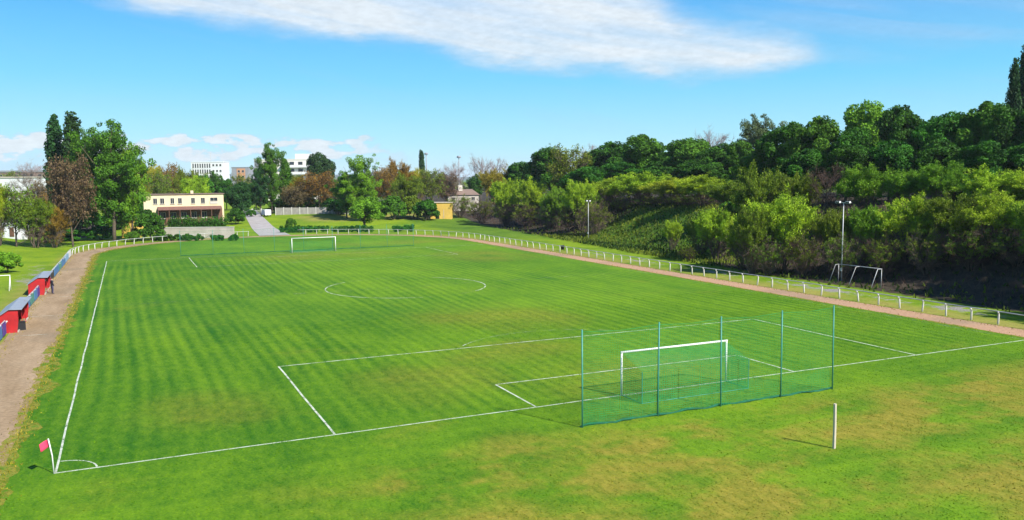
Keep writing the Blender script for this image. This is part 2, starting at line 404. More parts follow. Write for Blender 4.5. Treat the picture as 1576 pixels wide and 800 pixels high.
def ground_material():
    mt = bpy.data.materials.new('rough_ground'); mt.use_nodes = True
    q = NT(mt.node_tree); b = q.n['Principled BSDF']
    pos = q.new('ShaderNodeNewGeometry').outputs['Position']
    def A(nm): return q.new('ShaderNodeAttribute', attribute_name=nm).outputs['Fac']
    n1 = q.noise(pos, 0.12, 5.0, 0.6); n2 = q.noise(pos, 0.9, 5.0, 0.65); n3 = q.noise(pos, 6.0, 3.0, 0.7)
    t = q.m('ADD', q.m('MULTIPLY', n1, 0.5), q.m('ADD', q.m('MULTIPLY', n2, 0.35), q.m('MULTIPLY', n3, 0.25)))
    g = q.mix(q.lin(t, 0.38, 0.7), (0.05, 0.13, 0.005), (0.20, 0.27, 0.010))
    g = q.mix(q.m('MULTIPLY', A('lush'), 0.8), g, q.mix(q.lin(t, 0.38, 0.7), (0.022, 0.07, 0.006), (0.10, 0.185, 0.014)))
    g = q.mix(q.m('MULTIPLY', A('dry'), q.lin(n1, 0.3, 0.6)), g, q.mix(n2, (0.20, 0.16, 0.04), (0.29, 0.23, 0.08)))
    soil = q.mix(q.lin(n2, 0.3, 0.7), (0.022, 0.018, 0.013), (0.07, 0.055, 0.038))
    s = q.ss(q.m('ADD', A('soil'), q.m('MULTIPLY', q.m('SUBTRACT', n2, 0.5), 0.9)), 0.38, 0.62)
    c = q.mix(s, g, soil)
    gr = q.mix(q.lin(n3, 0.3, 0.7), (0.12, 0.11, 0.10), (0.30, 0.28, 0.25))
    gm = q.ss(q.m('ADD', A('gravel'), q.m('MULTIPLY', q.m('SUBTRACT', q.m('MULTIPLY_ADD', n1, 0.5, q.m('MULTIPLY', n2, 0.5)), 0.5), 2.2)), 0.45, 0.62)
    c = q.mix(gm, c, gr)
    q.l.new(c, b.inputs['Base Color']); b.inputs['Roughness'].default_value = 0.9; b.inputs['Specular IOR Level'].default_value = 0.1
    bn = q.new('ShaderNodeBump'); bn.inputs['Strength'].default_value = 0.7; bn.inputs['Distance'].default_value = 0.2
    q.l.new(q.m('ADD', n2, q.m('MULTIPLY', n3, 0.4)), bn.inputs['Height']); q.l.new(bn.outputs[0], b.inputs['Normal'])
    return mt


def track_material():
    mt = bpy.data.materials.new('cinder_track'); mt.use_nodes = True
    q = NT(mt.node_tree); b = q.n['Principled BSDF']
    pos = q.new('ShaderNodeNewGeometry').outputs['Position']
    x, y, _ = q.xyz(pos)
    n1 = q.noise(q.vmul(pos, (1, 0.25, 1)), 0.5, 5.0, 0.6); n2 = q.noise(pos, 4.0, 4.0, 0.65); n3 = q.noise(pos, 0.10, 3.0)
    c = q.mix(q.lin(n1, 0.3, 0.7), (0.20, 0.135, 0.075), (0.325, 0.235, 0.145))
    red = q.mix(n1, (0.29, 0.17, 0.098), (0.41, 0.26, 0.165))
    c = q.mix(q.ss(x, 20, 50), c, red)
    c = q.mix(q.m('MULTIPLY', q.ss(n3, 0.48, 0.64), 0.5), c, (0.19, 0.15, 0.10))
    f = q.lin(n2, 0.25, 0.75, 0.72, 1.28)
    c = q.mix(1.0, c, q.comb(f, f, f), 'MULTIPLY')
    gr = q.ss(q.noise(q.vmul(pos, (1, 0.4, 1)), 0.9, 6.0, 0.7), 0.66, 0.80)
    c = q.mix(q.m('MULTIPLY', gr, 0.5), c, (0.20, 0.20, 0.05))
    q.l.new(c, b.inputs['Base Color']); b.inputs['Roughness'].default_value = 0.95; b.inputs['Specular IOR Level'].default_value = 0.1
    bn = q.new('ShaderNodeBump'); bn.inputs['Strength'].default_value = 0.4; bn.inputs['Distance'].default_value = 0.03
    q.l.new(n2, bn.inputs['Height']); q.l.new(bn.outputs[0], b.inputs['Normal'])
    return mt


def verge_material():
    mt = bpy.data.materials.new('dry_verge'); mt.use_nodes = True
    q = NT(mt.node_tree); b = q.n['Principled BSDF']
    pos = q.new('ShaderNodeNewGeometry').outputs['Position']
    x, y, _ = q.xyz(pos)
    n1 = q.noise(pos, 1.0, 5.0, 0.65); n2 = q.noise(pos, 7.0, 3.0, 0.7)
    c = q.mix(q.lin(n1, 0.3, 0.7), (0.18, 0.17, 0.02), (0.36, 0.27, 0.05))
    c = q.mix(q.ss(q.m('MULTIPLY_ADD', n2, 0.3, q.m('MULTIPLY', n1, 0.8)), 0.52, 0.68), c, (0.07, 0.14, 0.01))
    q.l.new(q.ss(q.m('MULTIPLY_ADD', n2, 0.4, q.m('MULTIPLY', n1, 0.6)), 0.42, 0.56), b.inputs['Alpha'])
    q.l.new(c, b.inputs['Base Color']); b.inputs['Roughness'].default_value = 0.95; b.inputs['Specular IOR Level'].default_value = 0.1
    return mt


def line_material(name, keep):
    """chalk lines worn through to the turf: keep = how much chalk is left"""
    mt = bpy.data.materials.new(name); mt.use_nodes = True
    q = NT(mt.node_tree); b = q.n['Principled BSDF']
    pos = q.new('ShaderNodeNewGeometry').outputs['Position']
    n = q.m('ADD', q.m('MULTIPLY', q.noise(pos, 1.1, 4.0, 0.65), 0.6), q.m('MULTIPLY', q.noise(pos, 11.0, 3.0, 0.7), 0.4))
    b.inputs['Base Color'].default_value = (0.47, 0.50, 0.40, 1); b.inputs['Roughness'].default_value = 0.9
    q.l.new(q.ss(n, 0.72-0.55*keep, 0.98-0.55*keep), b.inputs['Alpha'])
    return mt


def road_material(name, a, c_):
    mt = bpy.data.materials.new(name); mt.use_nodes = True
    q = NT(mt.node_tree); b = q.n['Principled BSDF']
    pos = q.new('ShaderNodeNewGeometry').outputs['Position']
    c = q.mix(q.lin(q.noise(pos, 0.6, 5.0, 0.65), 0.3, 0.7), a, c_)
    q.l.new(c, b.inputs['Base Color']); b.inputs['Roughness'].default_value = 0.9
    return mt


# ------------------------------------------------------------------ ground
def axis(lo, hi, step, far):
    a = list(np.arange(lo, hi+step, step)); s = step
    while a[-1] < far: s *= 1.28; a.append(a[-1]+s)
    s = step
    while a[0] > -far: s *= 1.28; a.insert(0, a[0]-s)
    return np.array(a)


HW, XC, YN, YF = 33.5, 31.4, -11.0, 115.0     # infield: half width, centre line, arc centres


def stad(x, y, hw=HW, xc=XC):
    """signed distance to the infield edge (negative inside)"""
    yy = np.where(y > YF, y-YF, np.where(y < YN, y-YN, 0.0))
    return np.hypot(x-xc, yy)-hw


gx = axis(-60, 180, 2.0, 8600); gy = axis(-80, 330, 2.0, 8600)
X, Y = np.meshgrid(gx, gy); nx, ny = len(gx), len(gy)
Z = h(X, Y)
me = bpy.data.meshes.new('ground')
V = np.c_[X.ravel(), Y.ravel(), Z.ravel()]
ii = np.arange(nx*ny).reshape(ny, nx)
F = np.stack([ii[:-1, :-1], ii[:-1, 1:], ii[1:, 1:], ii[1:, :-1]], -1).reshape(-1, 4)
me.vertices.add(len(V)); me.vertices.foreach_set('co', V.astype(np.float32).ravel())
me.loops.add(F.size); me.loops.foreach_set('vertex_index', F.astype(np.int32).ravel())
me.polygons.add(len(F)); me.polygons.foreach_set('loop_start', np.arange(0, F.size, 4, dtype=np.int32))
dd = X-toe(Y)
grassy = sm(Y, 52, 66)*(1-sm(Y, 100, 118))*(1-sm(dd, 13, 19))       # the open grass slope
soil = sm(dd, -6.5, -1.0)*(1-0.95*grassy)*(1-sm(dd, 200, 300))
soil = np.maximum(soil, 0.8*sm(Y, 196, 206)*sm(X, 80, 92)*(1-sm(X, 100, 130)))
soil = np.maximum(soil, 0.85*sm(Y, 160, 172)*(1-sm(Y, 200, 215))*sm(-X, 0, 6)*(1-sm(-X, 40, 60)))
sdv = stad(X, Y)
gravel = 0.50*sm(X, 69.6, 71.0)*(1-sm(X, 73.0, 75.5))*(1-sm(Y, 78, 92))
gravel = np.maximum(gravel, 0.52*(1-sm(np.abs(X+8.6), 0.6, 3.0))*sm(Y, 66, 78)*(1-sm(Y, 96, 112)))
gravel = np.maximum(gravel, 0.9*(1-sm(np.abs(X-17), 8.0, 9.0))*(1-sm(np.abs(Y-179), 5, 7)))
dry = np.maximum(0.9*sm(Y, 182, 190)*(1-sm(Y, 197, 204))*sm(X, 44, 50), 0.9*(sdv > 1.5)*(sdv < 5.5)*(X < 0))
dry = np.maximum(dry, 0.8*(1-sm(np.abs(X+7.5), 1.0, 3.0))*sm(Y, 10, 30)*(1-sm(Y, 70, 90)))
dry = np.maximum(dry, 0.7*(sdv > 2.0)*(sdv < 6.0)*(X > 60))
lush = np.maximum(grassy*sm(dd, -3, 1), sm(Y, 100, 130)*sm(X, 72, 76))
for nm, a in (('soil', soil), ('gravel', gravel), ('dry', dry), ('lush', lush)):
    at_ = me.attributes.new(nm, 'FLOAT', 'POINT'); at_.data.foreach_set('value', a.astype(np.float32).ravel())
me.polygons.foreach_set('use_smooth', [True]*len(F)); me.update(); me.materials.append(ground_material())
ground = bpy.data.objects.new('ground', me); COL.objects.link(ground); tag(ground, kind='structure')


def ring(hw, xc=XC, n=64, jit=None):
    """stadium outline"""
    P = []
    for y in np.arange(YN, YF, 3.0): P.append((xc+hw, y))
    for t in np.linspace(0, math.pi, n): P.append((xc+hw*math.cos(t), YF+hw*math.sin(t)))
    for y in np.arange(YF-3, YN, -3.0): P.append((xc-hw, y))
    for t in np.linspace(math.pi, 2*math.pi, n): P.append((xc+hw*math.cos(t), YN+hw*math.sin(t)))
    return np.array(P)


def sheet_fan(name, P, z, mat):
    m_ = MB(); c = P.mean(0)
    # strips across, so faces stay well shaped
    n = len(P)
    V = [(c[0], c[1], z)]+[(a, b, z) for a, b in P]
    m_.add(V, [(0, i+1, (i+1) % n+1) for i in range(n)])
    return tag(m_.build(name, mat), kind='structure')


def sheet_ring(name, A, B, z, mat):
    n = len(A); V = [(a, b, z) for a, b in A]+[(a, b, z) for a, b in B]
    m_ = MB(); m_.add(V, [(i, n+i, n+(i+1) % n, (i+1) % n) for i in range(n)])
    return tag(m_.build(name, mat), kind='structure')


P_in = ring(HW); P_out = ring(36.95, 30.95)
lawn = sheet_fan('pitch_lawn', P_in, 0.004, lawn_material())
track = sheet_ring('running_track', P_in, P_out, 0.008, track_material())
# ragged yellow verge along the inside edge of the track
rng = np.random.default_rng(3)


def dens(P, step=0.5):
    Q = np.vstack([P, P[:1]]); L = np.r_[0, np.cumsum(np.linalg.norm(np.diff(Q, axis=0), axis=1))]
    s = np.arange(0, L[-1], step); return np.c_[np.interp(s, L, Q[:, 0]), np.interp(s, L, Q[:, 1])]


E_ = dens(P_in, 0.4); c0 = np.array([XC, 0.5*(YN+YF)])
nrm = np.gradient(E_, axis=0); nrm = np.c_[nrm[:, 1], -nrm[:, 0]]; nrm /= np.linalg.norm(nrm, axis=1)[:, None]
jn = rng.normal(0, 1, len(E_)); js = np.convolve(np.r_[jn, jn[:8]], np.ones(5)/5, 'same')[:len(E_)]
jn2 = np.convolve(rng.normal(0, 1, len(E_)+8), np.ones(5)/5, 'same')[:len(E_)]
wl = np.where(E_[:, 0] < 10, 1.0, 0.35)
sheet_ring('grass_verge', E_-nrm*((0.55+0.55*js)*wl+0.02)[:, None], E_+nrm*((0.40+0.40*jn2)*wl+0.03)[:, None], 0.012, verge_material())

# white lines
PW, PL = 64.33, 104.04
cx_ = PW/2
LINES = []


def line(a, b, w=0.12): LINES.append(('seg', a, b, w))


def arc(c, r, t0, t1, w=0.12): LINES.append(('arc', c, r, t0, t1, w))


def lines_mesh(name, items, mat, z):
    m_ = MB(); rg = np.random.default_rng(5)
    for it in items:
        if it[0] == 'seg':
            _, a, b, w = it; a = np.array(a, float); b = np.array(b, float)
            n = max(2, int(np.linalg.norm(b-a)/2)+1); P = a+(b-a)*np.linspace(0, 1, n)[:, None]
        else:
            _, c, r_, t0, t1, w = it; t = np.linspace(t0, t1, max(8, int(abs(t1-t0)*r_/0.7)))
            P = np.c_[c[0]+r_*np.cos(t), c[1]+r_*np.sin(t)]
        T = np.gradient(P, axis=0); T /= np.linalg.norm(T, axis=1)[:, None]; N = np.c_[-T[:, 1], T[:, 0]]
        if it[0] == 'seg' and len(P) > 4: P = P+N*(rg.normal(0, 0.015, len(P)))[:, None]
        n = len(P); V = [(a, b, z) for a, b in P+N*w/2]+[(a, b, z) for a, b in P-N*w/2]
        m_.add(V, [(i, i+1, n+i+1, n+i) for i in range(n-1)]); z += 0.0004
    return tag(m_.build(name, mat), kind='structure')


fresh, worn, faint = line_material('chalk_fresh', 0.74), line_material('chalk_worn', 0.70), line_material('chalk_faint', 0.50)
lines_mesh('touchline', [('seg', (0, 0.07), (0, 104), 0.095)], fresh, 0.009)
lines_mesh('goal_line', [('seg', (-0.05, 0), (PW, 0), 0.105)], fresh, 0.0095)
lines_mesh('penalty_area_line', [('seg', (cx_-20.16, 0.08), (cx_-20.16, 16.5), 0.11), ('seg', (cx_-9.16, 0.08), (cx_-9.16, 5.5), 0.11),
                                 ('arc', (0, 0), 1.6, 0.06, math.pi/2-0.06, 0.08)], fresh, 0.010)
lines_mesh('penalty_box_line', [('seg', (cx_-20.1, 16.5), (cx_+20.16, 16.5), 0.13), ('seg', (cx_-9.1, 5.5), (cx_+9.16, 5.5), 0.13),
                                ('seg', (cx_+9.16, 0.08), (cx_+9.16, 5.4), 0.13), ('seg', (cx_+20.16, 0.08), (cx_+20.16, 16.4), 0.12)], worn, 0.0135)
lines_mesh('centre_circle', [('arc', (cx_, PL/2), 9.15, 2.2, 4.6, 0.13), ('arc', (cx_, PL/2), 9.15, -0.9, 0.9, 0.13)], worn, 0.016)
lines_mesh('halfway_line', [('seg', (0.1, PL/2), (PW-0.3, PL/2), 0.12), ('arc', (cx_, PL/2), 9.15, 0.95, 2.15, 0.11), ('arc', (cx_, PL/2), 9.15, 4.65, 5.33, 0.12),
                            ('arc', (cx_, 11), 9.15, 0.66, math.pi-0.66, 0.11), ('seg', (PW-0.3, 0.2), (PW-0.3, PL), 0.08)], faint, 0.019)
lines_mesh('far_goal_line', [('seg', (0.1, PL), (PW-0.4, PL), 0.14), ('seg', (cx_-20.16, PL-16.5), (cx_+20.16, PL-16.5), 0.12), ('seg', (cx_-20.16, PL-16.4), (cx_-20.16, PL-0.2), 0.12),
                             ('seg', (cx_+20.16, PL-16.4), (cx_+20.16, PL-0.2), 0.12), ('seg', (cx_-9.16, PL-5.5), (cx_+9.16, PL-5.5), 0.12)], worn, 0.022)
lines_mesh('lane_marking', [('seg', (-5.6, 37.5), (-3.1, 37.3), 0.10), ('seg', (-5.2, 48), (-2.6, 48), 0.08), ('seg', (-5.0, 62), (-2.5, 62), 0.08)], worn, 0.014)


def strip(name, pts, widths, mat, lift):
    """a road laid over the terrain"""
    P = np.array(pts, float); L = np.r_[0, np.cumsum(np.linalg.norm(np.diff(P, axis=0), axis=1))]
    s = np.arange(0, L[-1], 1.0); Q = np.c_[np.interp(s, L, P[:, 0]), np.interp(s, L, P[:, 1])]; w = np.interp(s, L, widths)
    T = np.gradient(Q, axis=0); T /= np.linalg.norm(T, axis=1)[:, None]; N = np.c_[-T[:, 1], T[:, 0]]
    V = []
    for u in np.linspace(-0.5, 0.5, 6):
        q = Q+N*(w*u)[:, None]; V.append(np.c_[q, h(q[:, 0], q[:, 1])+lift])
    n = len(Q); m_ = MB()
    m_.add(np.concatenate(V), [(j*n+i, (j+1)*n+i, (j+1)*n+i+1, j*n+i+1) for j in range(5) for i in range(n-1)])
    return tag(m_.build(name, mat), kind='structure')


asphalt = road_material('pale_asphalt', (0.25, 0.225, 0.215), (0.34, 0.315, 0.305))
strip('access_road', [(33.2, 152.2), (33.6, 160), (34.4, 180), (36.0, 205), (38.8, 232), (41.5, 262)], [6.8, 6.4, 5.4, 4.6, 4.4, 4.4], asphalt, 0.05)

# ------------------------------------------------------------------ far hills
az_ = np.radians(np.linspace(-40, 75, 140)); m_ = MB()
rg = np.random.default_rng(11)
prof = sum(a*np.sin(az_*f_+ph) for a, f_, ph in ((1, 9, 0.4), (.6, 21, 2.0), (.35, 47, 1.1), (.15, 90, 3)))
H_ = 52+16*prof; H_ = H_*(0.55+0.45*np.exp(-((np.degrees(az_)-3)/16)**2))
rows = []
for dist, kk in ((5200, -0.05), (5900, 0.55), (6400, 1.0), (7400, -0.05)):
    rows.append(np.c_[CAM[0]+dist*np.sin(az_), CAM[1]+dist*np.cos(az_), H_*kk*(1+0.08*rg.normal(0, 1, len(az_)))])
n = len(az_)
m_.add(np.concatenate(rows), [(j*n+i, j*n+i+1, (j+1)*n+i+1, (j+1)*n+i) for j in range(3) for i in range(n-1)])
tag(m_.build('hills', pmat('wooded_hills', (0.05, 0.075, 0.03), 0.95, vary=0.4, scale=0.004), smooth=True), kind='structure')

# ------------------------------------------------------------------ vegetation builders
def unit(v): return v/(np.linalg.norm(v, axis=-1, keepdims=True)+1e-9)


def sph(rng, n):
    return unit(rng.normal(0, 1, (n, 3)))


def leaf_quads(C, O, size, rng, aspect=0.62):
    """a leaf-cluster face at each centre C, roughly facing O"""
    n = len(C); N = unit(0.75*O+rng.normal(0, 0.62, (n, 3)))
    T = unit(np.cross(N, sph(rng, n))); B = np.cross(N, T)
    s = (size*rng.uniform(0.65, 1.35, n))[:, None]
    return np.stack([C-T*s, C-B*s*aspect, C+T*s, C+B*s*aspect], 1)


def clump_leaves(cen, rad, num, size, rng, core, flat=0.8, tint=None):
    Q = []; TT = []
    for i, (c, r_) in enumerate(zip(cen, rad)):
        n = int(num*(r_/np.mean(rad))**2)
        d = sph(rng, n); rr = r_*(0.35+0.65*rng.uniform(0, 1, n)**0.45)
        P = c+d*rr[:, None]*np.array([1, 1, flat]); O = unit(0.7*d+0.5*unit(P-core)+np.array([0, 0, 0.15]))
        Q.append(leaf_quads(P, O, size, rng)); t = rng.uniform(0, 1) if tint is None else tint[i]
        TT.append(np.clip(0.6*t+rng.uniform(0, 0.4, n), 0, 1))
    return np.concatenate(Q), np.concatenate(TT)


def curve(p0, p1, rng, sag=0.15, n=6, up=0.3):
    p0 = np.array(p0, float); p1 = np.array(p1, float); L = np.linalg.norm(p1-p0)
    t = np.linspace(0, 1, n)[:, None]; c = p0+(p1-p0)*0.5+rng.normal(0, sag*L, 3)*np.array([1, 1, 0.4])+np.array([0, 0, up*L*0.3])
    return (1-t)**2*p0+2*t*(1-t)*c+t*t*p1


def crown_profile_dense(rng, H, Wd, base, n):
    """clump centres over a lumpy rounded crown"""
    zc = H*(base+1)/2; b = H*(1-base)/2; a = Wd/2
    d = sph(rng, n*3); d = d[d[:, 2] > -0.75][:n]
    lump = 0.80+0.16*np.sin(3.1*d[:, 0]+rng.uniform(0, 6))+0.13*np.sin(4.3*d[:, 1]+rng.uniform(0, 6))+rng.uniform(-0.10, 0.06, len(d))
    return np.array([0, 0, zc])+d*lump[:, None]*np.array([a, a, b])*0.88, np.array([0, 0, zc*0.9])


def build_dense(seed, H=13.0, Wd=10.0, base=0.12, n=85, num=270, size=0.19):
    rng = np.random.default_rng(seed)
    cen, core = crown_profile_dense(rng, H, Wd, base, n)
    rad = rng.uniform(0.7, 1.5, len(cen))*Wd/10
    inner = core+sph(rng, 16)*np.array([Wd*0.24, Wd*0.24, H*0.22]); cen2 = np.vstack([cen, inner]); rad2 = np.r_[rad, np.full(16, 1.5*Wd/10)]
    Q, T = clump_leaves(cen2, rad2, num, size, rng, core)
    tr = MB(); top = np.array([rng.normal(0, .3), rng.normal(0, .3), H*0.72])
    tr.tube(curve((0, 0, -0.4), top, rng, 0.03, 8, 0), np.linspace(0.30, 0.06, 8), 7)
    for i in rng.choice(len(cen), 16, replace=False):
        z0 = rng.uniform(0.18, 0.5)*H; tr.tube(curve((top[0]*z0/H, top[1]*z0/H, z0), cen[i], rng, 0.1), np.linspace(0.11, 0.02, 6), 5)
    return tr, None, (Q, T)


def build_loose(seed, H=24.0, Wd=16.0, base=0.0, n=190, num=150, size=0.20, gap=0.75):
    """tall open crown on several limbs, sky showing through"""
    rng = np.random.default_rng(seed); tr = MB(); cen = []; rad = []
    tr.tube(curve((0, 0, -0.5), (rng.normal(0, .5), rng.normal(0, .5), H*0.9), rng, 0.03, 10, 0), np.linspace(0.42, 0.05, 10), 7)
    nl = 15
    for i in range(nl):
        f = base+0.12+(0.72-base)*i/nl; z0 = f*H*0.8; a = i*2.4+rng.uniform(-.5, .5)
        prof = math.sin(math.pi*min(1, (0.12+0.80*f)))**0.6
        Lr = Wd/2*prof*rng.uniform(0.75, 1.0)*(1-0.45*max(0, (f-0.55)/0.3)); tip = np.array([math.cos(a)*Lr, math.sin(a)*Lr, min(H*0.92, z0+Lr*rng.uniform(0.6, 1.3)+0.10*H)])
        c = curve((0, 0, z0), tip, rng, 0.07, 8, 0.0); tr.tube(c, np.linspace(0.16, 0.03, 8), 5)
        for j in range(n//nl):
            t = rng.uniform(0.15, 1.0); q = c[min(7, int(t*7))]
            e = q+rng.normal(0, 1.15*Wd/16, 3)*np.array([1, 1, 0.9])+np.array([0, 0, 0.4])
            cen.append(e); rad.append(rng.uniform(0.6, 1.5)*Wd/16*1.1)
            if j % 2 == 0: tr.tube(curve(q, e, rng, 0.1, 4), np.linspace(0.045, 0.012, 4), 4)
    for j in range(18):
        cen.append(np.array([rng.normal(0, Wd*0.07), rng.normal(0, Wd*0.07), H*rng.uniform(0.75, 0.98)])); rad.append(rng.uniform(0.6, 1.2)*Wd/16)
    cen = np.array(cen); keep = rng.uniform(0, 1, len(cen)) < gap+0.2
    Q, T = clump_leaves(cen[keep], np.array(rad)[keep], num, size, rng, np.array([0, 0, H*0.5]))
    return tr, None, (Q, T)


def build_poplar(seed, H=20.0, Wd=3.6, n=80, num=120, size=0.25):
    rng = np.random.default_rng(seed)
    z = np.linspace(0.10, 0.985, n)*H; prof = np.sin(np.pi*np.clip((z/H)*0.84+0.10, 0, 1))**0.42
    a = np.arange(n)*2.399; r_ = Wd*0.5*prof*rng.uniform(0.35, 0.85, n)
    cen = np.c_[np.cos(a)*r_, np.sin(a)*r_, z]; rad = np.maximum(0.25, Wd*0.24*prof*rng.uniform(0.7, 1.2, n))
    Q, T = clump_leaves(cen, rad, num, size, rng, np.array([0, 0, H*0.4]), flat=1.9)
    tr = MB(); tr.tube([(0, 0, -0.4), (0.05, 0, H*0.5), (0, 0, H*0.93)], [0.28, 0.15, 0.03], 6)
    for i in range(0, n, 3):
        z0 = max(0.5, cen[i][2]-1.6); tr.tube([(0, 0, z0), cen[i]*[.7, .7, 1]+[0, 0, -.5], cen[i]], [0.05, 0.035, 0.01], 4)
    return tr, None, (Q, T)


def twig_quads(P0, P1, w, rng):
    """thin flat twigs from P0 to P1"""
    d = unit(P1-P0); s = unit(np.cross(d, sph(rng, len(d)))); w = np.broadcast_to(np.asarray(w, float), (len(d),))[:, None]
    return np.stack([P0-s*w, P0+s*w, P1+s*w*0.35, P1-s*w*0.35], 1)


def build_feather(seed, H=8.0, Wd=8.0, stems=13, leafiness=1.0, low=0.42, size=0.085, num=42):
    """many-stemmed spring growth: bare brown twigs below, fine fresh leaves on the upper shoots"""
    rng = np.random.default_rng(seed); tr = MB(); A, B, Wt, LP = [], [], [], []
    lump = rng.uniform(0, 6.28, 3)
    for i in range(stems):
        a = i*2.4+rng.uniform(-.4, .4); rr = Wd*0.5*math.sqrt((i+0.6)/stems)*rng.uniform(0.8, 1.0)
        zt = H*math.sqrt(max(0.12, 1-0.72*(rr/(Wd*0.5))**2))*rng.uniform(0.84, 1.0)
        c = curve((math.cos(a)*0.3, math.sin(a)*0.3, -0.3), (math.cos(a)*rr, math.sin(a)*rr, zt), rng, 0.06, 12, 0.30)
        tr.tube(c, np.linspace(0.075, 0.012, 12)*H/8, 5)
        for j in range(36):
            t = rng.uniform(0.20, 1.0); q = c[min(11, int(t*11))]+rng.normal(0, 0.06, 3)
            out = np.array([math.cos(a), math.sin(a), 0])*0.45
            d = unit(out+rng.normal(0, 0.6, 3)+np.array([0, 0, 0.75])); L = H*rng.uniform(0.09, 0.22)
            e = q+d*L; A.append(q); B.append(e); Wt.append(0.022)
            thin = 0.55+0.45*math.sin(2.2*q[0]+lump[0])*math.sin(2.0*q[1]+lump[1])
            for k2 in range(6):
                s0 = q+d*L*rng.uniform(0.15, 1); e2 = s0+unit(d+rng.normal(0, 0.65, 3))*L*rng.uniform(0.3, 0.6)
                A.append(s0); B.append(e2); Wt.append(0.014)
                z_ = e2[2]/H
                if rng.uniform() < leafiness*np.clip((z_-low)/0.25, 0.02, 1)*(0.45+0.75*thin):
                    m2 = max(2, int(num*rng.uniform(0.5, 1.5)))
                    LP.append(s0+(e2-s0)*rng.uniform(0.1, 1.2, m2)[:, None]+rng.normal(0, 0.13*H/8, (m2, 3)))
    tw = twig_quads(np.array(A), np.array(B), np.array(Wt)*H/8*1.15, rng)
    C = np.concatenate(LP) if LP else np.zeros((1, 3)); n = len(C)
    T_ = unit(np.c_[C[:, :2]/H*0.9, np.full(n, 0.8)]+rng.normal(0, 0.55, (n, 3))); B_ = unit(np.cross(T_, sph(rng, n)))
    s_ = (size*H/8*rng.uniform(0.6, 1.5, n))[:, None]
    Q = np.stack([C-T_*s_, C-B_*s_*0.45, C+T_*s_*1.2, C+B_*s_*0.45], 1)
    f1 = 0.5+0.5*np.sin(C[:, 0]*1.1+C[:, 1]*0.7+C[:, 2]*0.9)
    return tr, tw, (Q, np.clip(0.45*f1+0.55*rng.uniform(0, 1, len(C)), 0, 1))


def build_bare(seed, H=15.0, Wd=12.0, fan=1.0, leaf=0.0, wt=1.0):
    """leafless tree: limbs, branches and a haze of fine twigs"""
    rng = np.random.default_rng(seed); tr = MB(); A, B, Wt = [], [], []
    tr.tube(curve((0, 0, -0.4), (rng.normal(0, .3), rng.normal(0, .3), H*0.85), rng, 0.04, 10, 0), np.linspace(0.30, 0.03, 10)*H/15, 6)
    for i in range(19):
        f = 0.20+0.68*i/19; z0 = H*0.85*f; a = i*2.4+rng.uniform(-.4, .4)
        Lr = Wd*0.5*(math.sin(math.pi*(0.22+0.70*f))**0.7)*rng.uniform(0.8, 1.05)
        tip = np.array([math.cos(a)*Lr, math.sin(a)*Lr, min(H*1.0, z0+Lr*0.75*fan+0.06*H)])
        c = curve((0, 0, z0), tip, rng, 0.06, 9, 0.1); tr.tube(c, np.linspace(0.09, 0.015, 9)*H/15, 5)
        for j in range(16):
            t = rng.uniform(0.25, 1); q = c[min(8, int(t*8))]
            d = unit(unit(tip-np.array([0, 0, z0]))*0.6+rng.normal(0, 0.6, 3)+np.array([0, 0, 0.45])); L = H*rng.uniform(0.08, 0.17)
            e = q+d*L; A.append(q); B.append(e); Wt.append(0.026)
            for k2 in range(14):
                s0 = q+d*L*rng.uniform(0.2, 1); e2 = s0+unit(d+rng.normal(0, 0.75, 3))*L*rng.uniform(0.35, 0.7)
                A.append(s0); B.append(e2); Wt.append(0.014)
    A = np.array(A); B = np.array(B)
    tw = twig_quads(A, B, np.array(Wt)*H/15*1.35*wt, rng)
    if leaf > 0:
        idx = rng.uniform(0, 1, len(A)) < leaf; C = np.repeat(B[idx], 4, 0)+rng.normal(0, 0.22, (int(idx.sum())*4, 3))
        Q = leaf_quads(C, sph(rng, len(C)), 0.20, rng); return tr, tw, (Q, rng.uniform(0, 1, len(C)))
    return tr, tw, None


def build_bush(seed, H=4.0, Wd=5.0, n=42, num=120, size=0.17):
    rng = np.random.default_rng(seed)
    d = sph(rng, n*2); d = d[d[:, 2] > -0.35][:n]
    cen = np.array([0, 0, H*0.38])+d*np.array([Wd*.40, Wd*.40, H*.46])*rng.uniform(0.75, 1.05, (len(d), 1)); rad = rng.uniform(0.35, 0.8, len(cen))*Wd/5
    Q, T = clump_leaves(cen, rad, num, size, rng, np.array([0, 0, H*0.3]))
    tr = MB()
    for i in range(6): tr.tube(curve((rng.normal(0, .1), rng.normal(0, .1), -0.2), cen[i*5 % len(cen)], rng, 0.1), np.linspace(0.06, 0.015, 6), 5)
    return tr, None, (Q, T)


VAR = {}


def variant(key, res, nomH, nomW):
    tr, tw, lf = res
    tm = tr.build('trunk', M['bark'], smooth=True); bpy.context.scene.collection.objects.unlink(tm); tmesh = tm.data; bpy.data.objects.remove(tm)
    twm = quads_mesh('twigs', tw) if tw is not None else None
    if twm: twm.materials.append(M['twig'])
    lm = None
    if lf is not None:
        lm = quads_mesh('crown', lf[0], lf[1]); lm.materials.append(LEAF['mid'])
    VAR.setdefault(key, []).append((tmesh, twm, lm, nomH, nomW))


